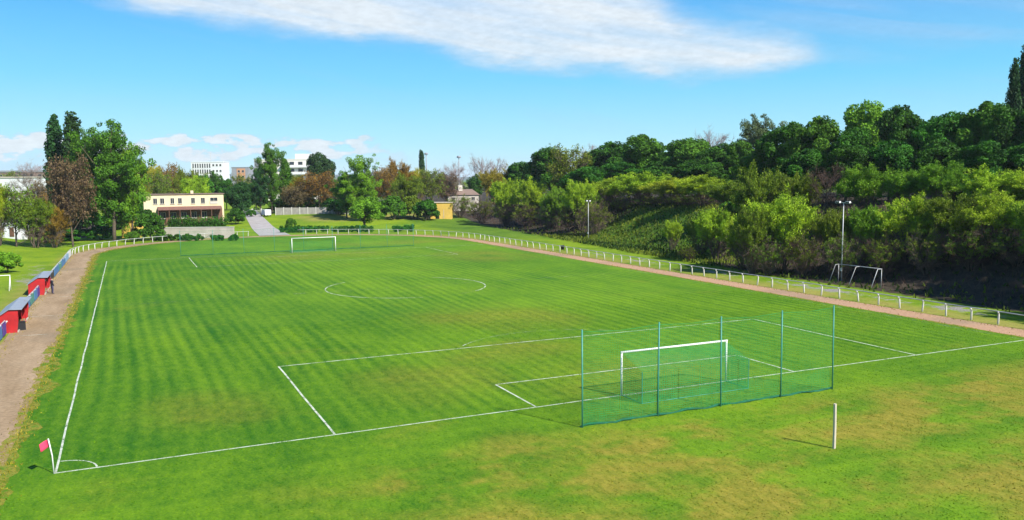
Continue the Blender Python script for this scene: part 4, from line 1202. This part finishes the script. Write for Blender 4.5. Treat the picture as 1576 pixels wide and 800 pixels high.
p = at(690, 330, 290); hb = hz(p[0], p[1])
hs_ = thing('house', 'grey-brown low-roofed house with a pale chimney behind the thicket', 'building', (p[0], p[1], hb), -0.15)
HWd, HD, HH = 11.0, 7.0, float(at(715, 300, 290)[2]-hb)
MB().box((HWd/2, HD/2, HH/2-0.3), (HWd, HD, HH+0.6)).build('wall', M['stone'], hs_)
rf = MB(); e = 0.4; V = [(-e, -e, HH), (HWd+e, -e, HH), (HWd+e, HD+e, HH), (-e, HD+e, HH), (1.5, HD/2, HH+2.0), (HWd-1.5, HD/2, HH+2.0)]
rf.add(V, [(0, 1, 5, 4), (1, 2, 5), (2, 3, 4, 5), (3, 0, 4), (3, 2, 1, 0)])
rfo = rf.build('roof', M['brick'], hs_)
MB().box((HWd*0.45, HD*0.4, HH+2.1), (1.5, 0.9, 2.6)).build('chimney', M['frame'], rfo)
for i in range(3): window(hs_, (1.8+i*3.6, -0.05, HH-1.3), 1.3, 1.2)

# pale panel fence behind the far grass, gate at the end of the road
def panel_fence(name, label, px0, px1, depth, hh, mat, n, cat='fence'):
    a = at(px0, 318, depth); b = at(px1, 318, depth); w = float(np.linalg.norm((b-a)[:2])); rz = math.atan2(b[1]-a[1], b[0]-a[0])
    z = hz((a[0]+b[0])/2, (a[1]+b[1])/2); t = thing(name, label, cat, (a[0], a[1], z), rz)
    for i in range(n+1): MB().box((w*i/n, 0, hh/2-0.1), (0.18, 0.2, hh+0.5)).build('post', M['post'], t)
    for i in range(n): MB().box((w*(i+0.5)/n, 0, hh/2-0.1), (w/n-0.20, 0.09, hh+0.2)).build('fence_panel', mat, t)
    return t


panel_fence('concrete_fence', 'pale concrete panel fence behind the far grass, right of the road', 424, 548, 243, 1.9, M['fence_slab'], 10)
a = at(374, 318, 246); b = at(402, 318, 246); w = float(np.linalg.norm((b-a)[:2]))
gt = thing('entrance_gate', 'white barred entrance gate at the end of the access road', 'gate', (a[0], a[1], hz(a[0], a[1])), math.atan2(b[1]-a[1], b[0]-a[0]))
for x in (0, w/2, w): MB().box((x, 0, 1.0), (0.28, 0.28, 2.4)).build('post', M['post'], gt)
for j in range(2):
    gm = MB()
    for i in range(9): gm.tube([(w/2*j+0.25+i*(w/2-0.5)/8, 0, 0.15), (w/2*j+0.25+i*(w/2-0.5)/8, 0, 1.75)], 0.035, 5)
    for z in (0.25, 1.65): gm.box((w/2*j+w/4, 0, z), (w/2-0.35, 0.07, 0.08))
    gm.build('gate_leaf', M['rail'], gt)

# white van parked at the gate
p = at(409, 320, 240); vz = hz(p[0], p[1])
va = thing('parked_van', 'pale van parked at the end of the access road', 'van', (p[0], p[1], vz), R(97))
bm_ = MB(); pr = [(-2.2, .35), (2.15, .35), (2.2, 1.0), (1.75, 1.15), (1.2, 1.9), (-2.1, 1.95), (-2.25, 1.2)]
bm_.add([(x, -0.9, z) for x, z in pr]+[(x, 0.9, z) for x, z in pr], [tuple(range(7)), tuple(range(13, 6, -1))]+[(i, (i+1) % 7, 7+(i+1) % 7, 7+i)[::-1] for i in range(7)])
bo = bm_.build('body', M['wwall'], va); bv = bo.modifiers.new('b', 'BEVEL'); bv.width = 0.08; bv.segments = 2
for x in (-1.4, 1.4):
    for y in (-0.86, 0.86):
        wh = MB().tube([(x, y-0.1, 0.34), (x, y+0.1, 0.34)], 0.34, 14).build('wheel', M['black'], va)
for x0, x1 in ((0.35, 1.25), (-0.9, 0.15)): MB().box(((x0+x1)/2, -0.905, 1.5), (x1-x0, 0.02, 0.5)).build('window', M['glass'], va)

# ------------------------------------------------------------------ clipped hedges
def hedge(label, px0, px1, depth, hh, thick, leaf, y=None, seed=0):
    rng = np.random.default_rng(900+seed); a = at(px0, 340, depth); b = at(px1, 340, depth)
    L = float(np.linalg.norm((b-a)[:2])); rz = math.atan2(b[1]-a[1], b[0]-a[0]); n = int(max(20, L*7.0))
    cen = np.c_[rng.uniform(0.3, L-0.3, n), rng.uniform(-thick/2, thick/2, n)*0.6, rng.uniform(0.25, 0.9, n)*hh]
    Q, T = clump_leaves(cen, rng.uniform(0.40, 0.62, n)*hh/1.6, 90, 0.15, rng, np.array([L/2, 0, 0]))
    q = (a+b)/2; z = hz(q[0], q[1])
    me_ = quads_mesh('hedge', Q, T); me_.materials.append(LEAF[leaf])
    o = bpy.data.objects.new('hedge', me_); COL.objects.link(o); o.location = (a[0], a[1], z); o.rotation_euler = (0, 0, rz)
    return tag(o, label, 'hedge', 'clipped hedges at the far end')


hedge('dark clipped hedge in front of the clubhouse veranda', 256, 349, 198, 3.5, 1.5, 'dark', seed=1)
hedge('long low dark hedge below the terrace wall', 232, 312, 172, 1.3, 1.1, 'dark', seed=2)
hedge('short low hedge just left of the access road', 322, 344, 171, 1.2, 1.0, 'dark', seed=3)
hedge('rounded dark hedge at the left kerb of the access road', 350, 366, 171, 1.2, 1.0, 'dark', seed=4)
hedge('long low hedge behind the track, straight behind the far goal', 428, 506, 196, 1.5, 1.1, 'dark', seed=5)
hedge('short hedge block behind the track, right of the far goal', 508, 545, 196, 1.4, 1.0, 'mid', seed=6)
hedge('dark hedge block in front of the bright young tree', 547, 579, 195, 1.6, 1.2, 'dark', seed=7)
hedge('dark hedge block behind the track, rightmost of the far hedges', 603, 638, 195, 1.6, 1.2, 'dark', seed=8)

# ------------------------------------------------------------------ trees: left side
plant('poplar', 89, 181, 29, 196, 'poplar', 'slim dark poplar, left of the pair beside the big left tree')
plant('poplar', 116, 177, 33, 192, 'poplar', 'slim dark poplar, right of the pair, partly behind the big left tree')
plant('loose', 172, 184, 118, 172, 'mid', 'biggest green tree on the left, standing at the curve of the track')
plant('loose', 140, 196, 62, 178, 'mid', 'tall green tree close against the biggest left tree')
plant('loose', 200, 215, 64, 174, 'bright', 'lighter green tree filling the right edge of the big left clump')
plant('budding', 108, 250, 70, 158, 'brown', 'dark reddish-brown barely leafed tree in front of the left poplars', twig='twig_dark')
plant('budding', 20, 292, 70, 152, 'olive', 'thin olive tree in bud at the left edge of the picture')
plant('feather', 50, 300, 62, 154, 'olive', 'olive-green spring tree left of the reddish leafless tree')
plant('feather', 80, 318, 44, 156, 'orange', 'orange-brown shrubby tree under the reddish leafless tree')
plant('feather', -6, 285, 40, 150, 'lime', 'yellow-green tree cut by the left edge of the picture')
plant('bush', 228, 324, 50, 174, 'dark', 'round dark bush right of the big left tree trunks')
plant('bush', 4, 386, 46, 112, 'bright', 'bright green bush on the left grass bank')
plant('bush', 152, 346, 44, 176, 'dark', 'low dark bush in the shade under the big left trees')
plant('bush', 112, 350, 50, 174, 'dark', 'low dark bush under the reddish leafless tree')
plant('bush', 200, 355, 28, 170, 'mid', 'small green bush at the foot of the big left tree')
plant('sparse', 70, 345, 70, 168, 'orange', 'brown brushwood behind the left grass bank', twig='twig_dark')
row([('budding', 10, 268, 50, 330, 'olive', 'olive tree in bud'), ('bare', 52, 252, 46, 420, 'brown', 'pale leafless tree', 'twig_pale'), ('feather', 128, 300, 60, 230, 'orange', 'orange-brown tree')],
    'trees behind the left grass', 'among the trees round the white factory')

row([('dense', 306, 268, 30, 330, 'mid', 'green tree'), ('budding', 322, 270, 30, 320, 'olive', 'olive tree in bud'), ('dense', 348, 272, 30, 300, 'dark', 'dark green tree'),
     ('budding', 374, 272, 36, 290, 'olive', 'olive tree in bud'), ('feather', 446, 268, 40, 285, 'olive', 'olive tree'), ('budding', 476, 276, 40, 290, 'olive', 'olive tree in bud'), ('dense', 394, 280, 34, 280, 'dark', 'dark green tree'),
     ('small', 275, 270, 36, 320, 'mid', 'green tree')],
    'trees in front of the far blocks', 'in front of the white and orange blocks')
# far row behind the clubhouse and the road
row([('feather', 232, 254, 46, 285, 'yellow', 'yellowish tree'), ('budding', 262, 258, 44, 300, 'orange', 'reddish-brown tree', 'twig'), ('feather', 287, 262, 40, 290, 'olive', 'olive tree'),
     ('small', 312, 270, 40, 285, 'mid', 'green tree'), ('small', 334, 263, 24, 300, 'dark', 'small dark tree'), ('budding', 248, 268, 40, 270, 'olive', 'olive-brown tree'),
     ('feather', 300, 272, 46, 262, 'lime', 'yellow-green tree')], 'trees behind the clubhouse', 'in the row behind the clubhouse')
plant('dense', 366, 276, 40, 226, 'poplar', 'dark narrow tree at the right end of the clubhouse')
plant('bush', 362, 318, 30, 218, 'dark', 'dark bush at the right-hand corner of the clubhouse')
plant('loose', 418, 219, 56, 252, 'mid', 'tall airy green tree beside the gate, in front of the apartment block')
plant('poplar', 440, 246, 20, 262, 'mid', 'thin tall tree between the airy tree and the apartment block')
plant('loose', 400, 256, 40, 248, 'poplar', 'dark green tree just left of the tall airy tree by the gate')
plant('feather', 462, 275, 42, 256, 'yellow', 'yellow-brown tree in front of the apartment block')
plant('dense', 497, 233, 50, 300, 'poplar', 'round blue-green crown right of the apartment block')
plant('budding', 492, 268, 56, 254, 'orange', 'orange-brown tree in bud under the round blue-green crown')
plant('budding', 522, 276, 44, 262, 'olive', 'olive tree in bud left of the light green tree')
plant('budding', 452, 288, 44, 250, 'brown', 'dark brown tree in bud in front of the pale concrete fence', twig='twig_dark')
plant('loose', 556, 238, 66, 226, 'bright', 'light green open tree above the bright young tree')
plant('loose', 533, 262, 52, 232, 'mid', 'mid green tree against the left of the light green tree')
plant('small', 560, 304, 66, 198, 'bright', 'bright young tree with spreading crown on the far grass')
row([('budding', 592, 262, 44, 262, 'orange', 'orange-brown tree'), ('feather', 612, 250, 50, 275, 'orange', 'orange tree'), ('feather', 640, 256, 48, 282, 'yellow', 'yellow-brown tree'),
     ('budding', 664, 264, 46, 272, 'olive', 'olive-brown tree'), ('budding', 686, 268, 44, 290, 'brown', 'brown tree'), ('budding', 578, 268, 40, 280, 'olive', 'olive tree'),
     ('feather', 626, 270, 50, 252, 'olive', 'olive-green tree')], 'orange and brown trees in the far row', 'in the orange-brown row above the yellow hut')
plant('poplar', 650, 232, 11, 455, 'poplar', 'single dark poplar standing above the far orange-brown trees')
plant('bare', 698, 254, 48, 380, 'brown', 'pale leafless tree round the tall lighting mast', twig='twig_pale')
plant('bare', 740, 244, 42, 390, 'brown', 'pale leafless tree, tallest left of the right-hand wood', twig='twig_pale')
plant('bare', 765, 246, 40, 400, 'brown', 'pale leafless tree just left of the yellow tree', twig='twig_pale')
plant('small', 732, 268, 30, 330, 'dark', 'small dark green tree beside the house chimney')
row([('bush', 605, 298, 40, 232, 'mid', 'green bush'), ('bush', 634, 298, 44, 236, 'olive', 'olive bush'), ('bush', 656, 304, 40, 232, 'dark', 'dark bush'), ('bush', 585, 304, 34, 240, 'dark', 'dark bush'),
     ('bush', 520, 305, 34, 240, 'dark', 'dark bush')],
    'bushes left of the yellow hut', 'in the bushes left of the yellow hut')
plant('feather', 768, 260, 62, 262, 'yellow', 'yellow-orange tree at the left end of the right-hand wood')
row([('bush', 430, 304, 40, 256, 'dark', 'dark bush'), ('bush', 468, 302, 46, 258, 'dark', 'dark bush'), ('bush', 505, 302, 44, 258, 'dark', 'dark bush'), ('bush', 540, 300, 46, 256, 'mid', 'green bush')],
    'bushes behind the concrete fence', 'in the bushes behind the pale concrete fence')
plant('bare', 44, 270, 56, 258, 'brown', 'leafless tree standing in front of the white factory wall')
plant('budding', 66, 284, 44, 250, 'brown', 'thin brown tree in bud at the right end of the factory wall')
plant('bush', 446, 334, 18, 205, 'mid', 'small green bush beside the right kerb of the access road')
plant('bush', 386, 322, 18, 240, 'dark', 'dark bush at the left gate post')

# ------------------------------------------------------------------ trees: the wood on the right bank
row([('dense', 806, 245, 64, 262, 'dark', 'dark green tree'), ('dense', 846, 222, 74, 236, 'dark', 'dark green tree'), ('budding', 876, 231, 76, 206, 'olive', 'brown-green tree in bud'),
     ('dense', 935, 217, 98, 226, 'dark', 'dark green tree'), ('dense', 998, 206, 92, 206, 'mid', 'dense green tree'), ('dense', 1052, 207, 98, 196, 'mid', 'dense green tree'),
     ('dense', 1104, 219, 80, 186, 'dark', 'dark green tree'), ('loose', 1166, 175, 78, 190, 'silver', 'tall silvery tree'), ('dense', 1142, 212, 60, 178, 'mid', 'dense green tree'),
     ('dense', 1204, 182, 84, 156, 'dark', 'dark green tree'), ('dense', 1252, 178, 92, 152, 'mid', 'dense green tree'), ('dense', 1302, 190, 76, 148, 'dark', 'dark green tree'),
     ('dense', 1334, 155, 96, 172, 'bright', 'light yellow-green tree'), ('dense', 1384, 161, 92, 146, 'dark', 'dark green tree'), ('dense', 1440, 166, 100, 142, 'dark', 'dark green tree'),
     ('dense', 1500, 157, 100, 138, 'mid', 'dense green tree'), ('dense', 1552, 158, 100, 134, 'dark', 'dark green tree'), ('dense', 1610, 150, 110, 130, 'dark', 'dark green tree')],
    'trees along the top of the right bank', 'in the skyline row on the right bank')
row([('bare', 905, 226, 50, 250, 'brown', 'pale leafless tree', 'twig_pale'), ('bare', 1096, 204, 64, 235, 'brown', 'pale leafless tree', 'twig_pale')],
    'leafless trees behind the right-hand wood', 'behind the right-hand wood')
row([('poplar', 1553, 97, 19, 150, 'poplar', 'tall dark poplar'), ('poplar', 1567, 78, 20, 156, 'poplar', 'tall dark poplar'), ('poplar', 1579, 50, 34, 152, 'poplar', 'tall dark poplar')],
    'poplars at the right edge', 'at the right edge')
row([('dense', 1075, 244, 100, 180, 'dark', 'dark lower tree'), ('dense', 1160, 232, 80, 160, 'mid', 'green lower tree'), ('dense', 1232, 228, 84, 134, 'dark', 'dark lower tree'),
     ('dense', 1300, 224, 84, 130, 'dark', 'dark lower tree'), ('dense', 1368, 214, 90, 128, 'dark', 'dark lower tree'), ('dense', 1440, 214, 90, 124, 'dark', 'dark lower tree'),
     ('dense', 1512, 212, 92, 120, 'dark', 'dark lower tree'), ('dense', 1585, 208, 96, 118, 'dark', 'dark lower tree'), ('dense', 968, 246, 92, 204, 'dark', 'dark lower tree'),
     ('dense', 1022, 244, 96, 194, 'dark', 'dark lower tree'), ('dense', 900, 252, 86, 200, 'dark', 'dark lower tree')],
    'trees just below the skyline on the right bank', 'in the second row of the right bank')
row([('feather', 778, 276, 52, 216, 'lime', 'lime-green spring tree'), ('feather', 818, 279, 56, 206, 'lime', 'lime-green spring tree'), ('feather', 858, 290, 50, 190, 'bright', 'green spring tree'),
     ('feather', 893, 278, 56, 178, 'lime', 'lime-green spring tree'), ('feather', 938, 276, 74, 188, 'lime', 'lime-green spring tree'), ('feather', 985, 266, 86, 178, 'lime', 'lime-green spring tree'),
     ('feather', 1036, 274, 82, 168, 'lime', 'lime-green spring tree'), ('feather', 1082, 270, 88, 156, 'lime', 'lime-green spring tree'), ('feather', 1130, 278, 80, 140, 'olive', 'olive spring tree'),
     ('feather', 1168, 262, 80, 122, 'olive', 'olive spring tree'), ('feather', 1226, 262, 74, 120, 'olive', 'olive spring tree'), ('bare', 1272, 258, 66, 116, 'brown', 'dark reddish leafless tree', 'twig_dark'),
     ('feather', 1330, 255, 76, 112, 'bright', 'fresh green spring tree'), ('feather', 1392, 258, 74, 110, 'bright', 'fresh green spring tree'), ('feather', 1448, 250, 78, 106, 'bright', 'fresh green spring tree'),
     ('dense', 1484, 262, 56, 106, 'dark', 'dark green round tree'), ('feather', 1528, 262, 96, 98, 'lime', 'lime-green spring tree'), ('feather', 1596, 262, 90, 96, 'lime', 'lime-green spring tree')],
    'spring trees halfway up the right bank', 'in the lime row of the right bank')
row([('feather', 1205, 300, 112, 106, 'lime', 'broad lime-green spring tree'), ('bush', 1124, 305, 56, 128, 'dark', 'round dark bush'), ('feather', 1160, 318, 60, 104, 'olive', 'olive spring shrub'),
     ('feather', 1285, 318, 62, 102, 'olive', 'olive spring shrub'), ('feather', 1340, 312, 74, 100, 'bright', 'green spring shrub'), ('feather', 1400, 306, 92, 97, 'lime', 'lime-green spring tree'),
     ('feather', 1465, 300, 96, 93, 'olive', 'olive spring tree'), ('feather', 1540, 298, 104, 90, 'lime', 'lime-green spring tree'),
     ('feather', 1606, 300, 96, 86, 'lime', 'lime-green spring tree'), ('feather', 1080, 330, 46, 128, 'olive', 'small olive spring shrub'), ('feather', 1036, 340, 32, 136, 'lime', 'small lime-green shrub'), ('feather', 1104, 322, 66, 121, 'lime', 'lime-green spring shrub'), ('feather', 1146, 334, 64, 111, 'lime', 'lime-green spring shrub')],
    'spring trees low on the right bank', 'in the lowest row of the right bank')
row([('sparse', px, top, w, d, 'olive', look, 'twig_dark' if i % 2 else 'twig') for i, (px, top, w, d, look) in enumerate([
    (708, 300, 56, 240, 'bare brown thicket shrub'), (742, 306, 56, 228, 'bare brown thicket shrub'), (778, 308, 60, 215, 'bare brown thicket shrub'), (812, 312, 58, 203, 'bare brown thicket shrub'),
    (846, 316, 56, 192, 'bare brown thicket shrub'), (880, 312, 60, 180, 'bare brown thicket shrub'), (916, 308, 60, 170, 'bare brown thicket shrub'), (955, 306, 50, 178, 'bare brown thicket shrub'),
    (1010, 300, 60, 176, 'bare brown thicket shrub'), (1058, 300, 60, 164, 'bare brown thicket shrub'), (1185, 360, 70, 103, 'bare brown thicket shrub'), (1240, 358, 70, 101, 'bare brown thicket shrub'),
    (1300, 360, 70, 98, 'bare brown thicket shrub'), (1362, 362, 76, 95, 'bare brown thicket shrub'), (1430, 350, 84, 92, 'bare brown thicket shrub'), (1500, 352, 90, 89, 'bare brown thicket shrub'),
    (1570, 350, 96, 86, 'bare brown thicket shrub'), (1060, 378, 36, 121, 'bare brown thicket shrub')])],
    'brown thicket along the foot of the right bank', 'along the foot of the right bank')

row([('feather', 1640, 288, 120, 79, 'olive', 'olive spring tree'), ('feather', 1725, 285, 120, 72, 'olive', 'olive spring tree'), ('feather', 1845, 270, 120, 64, 'olive', 'olive spring tree'), ('dense', 1665, 150, 110, 128, 'mid', 'dense green tree'), ('dense', 1730, 150, 120, 112, 'dark', 'dark green tree'), ('feather', 1680, 250, 110, 92, 'lime', 'lime-green spring tree'),  # off-frame trees added to cast shade over the foot of the bank
     ('feather', 1690, 290, 120, 82, 'lime', 'lime-green spring tree'), ('feather', 1780, 270, 130, 82, 'lime', 'lime-green spring tree'), ('feather', 1800, 290, 130, 72, 'olive', 'olive spring tree'),
     ('dense', 1850, 170, 130, 100, 'mid', 'dense green tree')],
    'trees added past the right edge to shade the bank', 'of those added beyond the view for shade')
row([('bush', 135, 325, 60, 200, 'dark', 'dark bush'), ('bush', 178, 322, 60, 205, 'dark', 'dark bush'), ('bush', 214, 318, 46, 206, 'dark', 'dark bush'), ('bush', 92, 330, 50, 196, 'dark', 'dark bush')],
    'bushes under the big left crowns', 'in the bushes behind the big left trunks')
row([('feather', 130, 296, 60, 240, 'olive', 'olive tree'), ('budding', 165, 290, 56, 250, 'brown', 'brown tree in bud'), ('feather', 205, 280, 56, 262, 'olive', 'olive tree'), ('small', 216, 300, 40, 238, 'mid', 'green tree'),
     ('budding', 90, 300, 60, 236, 'orange', 'orange-brown tree in bud'), ('small', 60, 312, 50, 222, 'olive', 'olive tree')], 'trees seen under the big left crowns', 'in the row behind the big left trees')
# ------------------------------------------------------------------ ground cover nobody could count
rng = np.random.default_rng(77)
# long grass on the open slope and along the foot of the bank
n = 26000
y = rng.uniform(-5, 150, n); x = toe(y)+rng.uniform(-5.5, 20, n)
keep = (rng.uniform(0, 1, n) < np.where((y > 52) & (y < 118), 1.0, 0.16)); x, y = x[keep], y[keep]; z = h(x, y)
C = np.c_[x, y, z+0.12]; n = len(C); hgt = rng.uniform(0.18, 0.55, n)
T_ = unit(np.c_[rng.normal(0, .35, n), rng.normal(0, .35, n), np.ones(n)])*hgt[:, None]; B_ = unit(np.c_[rng.normal(0, 1, (n, 2)), np.zeros(n)])*rng.uniform(0.08, 0.2, n)[:, None]
me_ = quads_mesh('long_grass', np.stack([C-B_, C+B_, C+T_+B_*0.3, C+T_-B_*0.3], 1), np.clip(0.38+0.30*np.sin(x*.5+np.sin(y*.21)*2)*np.cos(y*.33+np.sin(x*.4))+0.2*np.sin(x*.17+y*.11)+rng.normal(0, .2, n), 0, 1))
me_.materials.append(LEAF['mix']); o = bpy.data.objects.new('long_grass', me_); COL.objects.link(o); tag(o, kind='stuff')
# short turf blades over the near part of the pitch
n = 230000
y = -24+56*rng.uniform(0, 1, n)**1.25; x = rng.uniform(-2.0, 64.5, n); kp = ((x-CAM[0])*FW[0]+(y-CAM[1])*FW[1] > 27) & (stad(x, y) < -0.1); x, y = x[kp], y[kp]; n = len(x)
near_line = (np.abs(y) < 0.09) | (np.abs(x) < 0.09) | ((np.abs(y-16.5) < 0.1) & (np.abs(x-cx_) < 20.3)) | ((np.abs(y-5.5) < 0.09) & (np.abs(x-cx_) < 9.3)) | ((np.abs(np.abs(x-cx_)-20.16) < 0.1) & (y > 0) & (y < 16.6)) | ((np.abs(np.abs(x-cx_)-9.16) < 0.1) & (y > 0) & (y < 5.6)) | (np.abs(np.hypot(x, y)-1.6) < 0.08) | ((np.abs(np.hypot(x-cx_, y-11)-9.15) < 0.09) & (y > 16)); x, y = x[~near_line], y[~near_line]; n = len(x)
C = np.c_[x, y, np.full(n, 0.0)]; cl_ = np.clip(0.5+0.25*np.sin(x*2.1+np.sin(y*1.3)*2)*np.sin(y*1.7+np.sin(x*0.9)*2)+rng.normal(0, 0.22, n), 0, 1)
hgt = rng.uniform(0.012, 0.034, n)*(0.6+0.8*cl_)
T_ = unit(np.c_[rng.normal(0, .6, n), rng.normal(0, .6, n), np.ones(n)])*hgt[:, None]; B_ = unit(np.c_[rng.normal(0, 1, (n, 2)), np.zeros(n)])*rng.uniform(0.02, 0.05, n)[:, None]
me_ = quads_mesh('turf_grass', np.stack([C-B_, C+B_, C+T_+B_*0.5, C+T_-B_*0.5], 1), cl_)
me_.materials.append(lawn_material(True)); o = bpy.data.objects.new('turf_grass', me_); COL.objects.link(o); tag(o, kind='stuff')
# dry tufts fringing the track
E2 = dens(P_in, 0.05); E3 = dens(ring(36.6, 30.95), 0.09)
P_ = np.vstack([E2[E2[:, 0] < 6], E2[E2[:, 0] >= 6][::3], E3]); P_ = P_[P_[:, 1] > -14]; n = len(P_); P_ = P_+rng.normal(0, 0.30, (n, 2))
C = np.c_[P_, np.full(n, 0.0)]; hgt = rng.uniform(0.04, 0.13, n)
T_ = unit(np.c_[rng.normal(0, .4, n), rng.normal(0, .4, n), np.ones(n)])*hgt[:, None]; B_ = unit(np.c_[rng.normal(0, 1, (n, 2)), np.zeros(n)])*rng.uniform(0.015, 0.045, n)[:, None]
me_ = quads_mesh('dry_grass', np.stack([C-B_, C+B_, C+T_+B_*0.4, C+T_-B_*0.4], 1), rng.uniform(0, 1, n))
me_.materials.append(LEAF['yellow']); o = bpy.data.objects.new('dry_grass', me_); COL.objects.link(o); tag(o, kind='stuff')
# dead brushwood and low scrub on the shaded bank
n = 15000
y = rng.uniform(-8, 205, n); x = toe(y)+rng.uniform(-0.5, 30, n); kp = ~((y > 56) & (y < 112) & (x-toe(y) < 17)); x, y = x[kp], y[kp]; n = len(x); z = h(x, y)
P0 = np.c_[x, y, z]; P1 = P0+np.c_[rng.normal(0, .5, (n, 2)), rng.uniform(0.1, 1.3, n)]
me_ = quads_mesh('undergrowth', twig_quads(P0, P1, 0.022, rng)); me_.materials.append(M['twig_dark']); o = bpy.data.objects.new('undergrowth', me_); COL.objects.link(o); tag(o, kind='stuff')
# the town's tree belt far behind everything
n = 900; a_ = np.radians(rng.uniform(-22, 75, n)); d_ = rng.uniform(520, 1500, n)
cen = np.c_[CAM[0]+d_*np.sin(a_), CAM[1]+d_*np.cos(a_), rng.uniform(1, 6.5, n)]
Q, T_ = clump_leaves(cen, rng.uniform(3.0, 6.5, n), 60, 1.1, rng, np.array([0, 0, -50]))
me_ = quads_mesh('far_woods', Q, T_); me_.materials.append(LEAF['olive']); o = bpy.data.objects.new('far_woods', me_); COL.objects.link(o); tag(o, kind='stuff')

# ------------------------------------------------------------------ the air
hzm = bpy.data.materials.new('air'); hzm.use_nodes = True; q = NT(hzm.node_tree); q.n.clear()
pv = q.new('ShaderNodeVolumePrincipled'); pv.inputs['Color'].default_value = (0.78, 0.88, 1.0, 1); pv.inputs['Density'].default_value = HAZE; pv.inputs['Anisotropy'].default_value = 0.0
q.l.new(pv.outputs[0], q.new('ShaderNodeOutputMaterial').inputs['Volume'])
hm = MB().box((0, 0, 50), (24000, 24000, 104)); o = hm.build('haze', hzm); tag(o, kind='stuff')
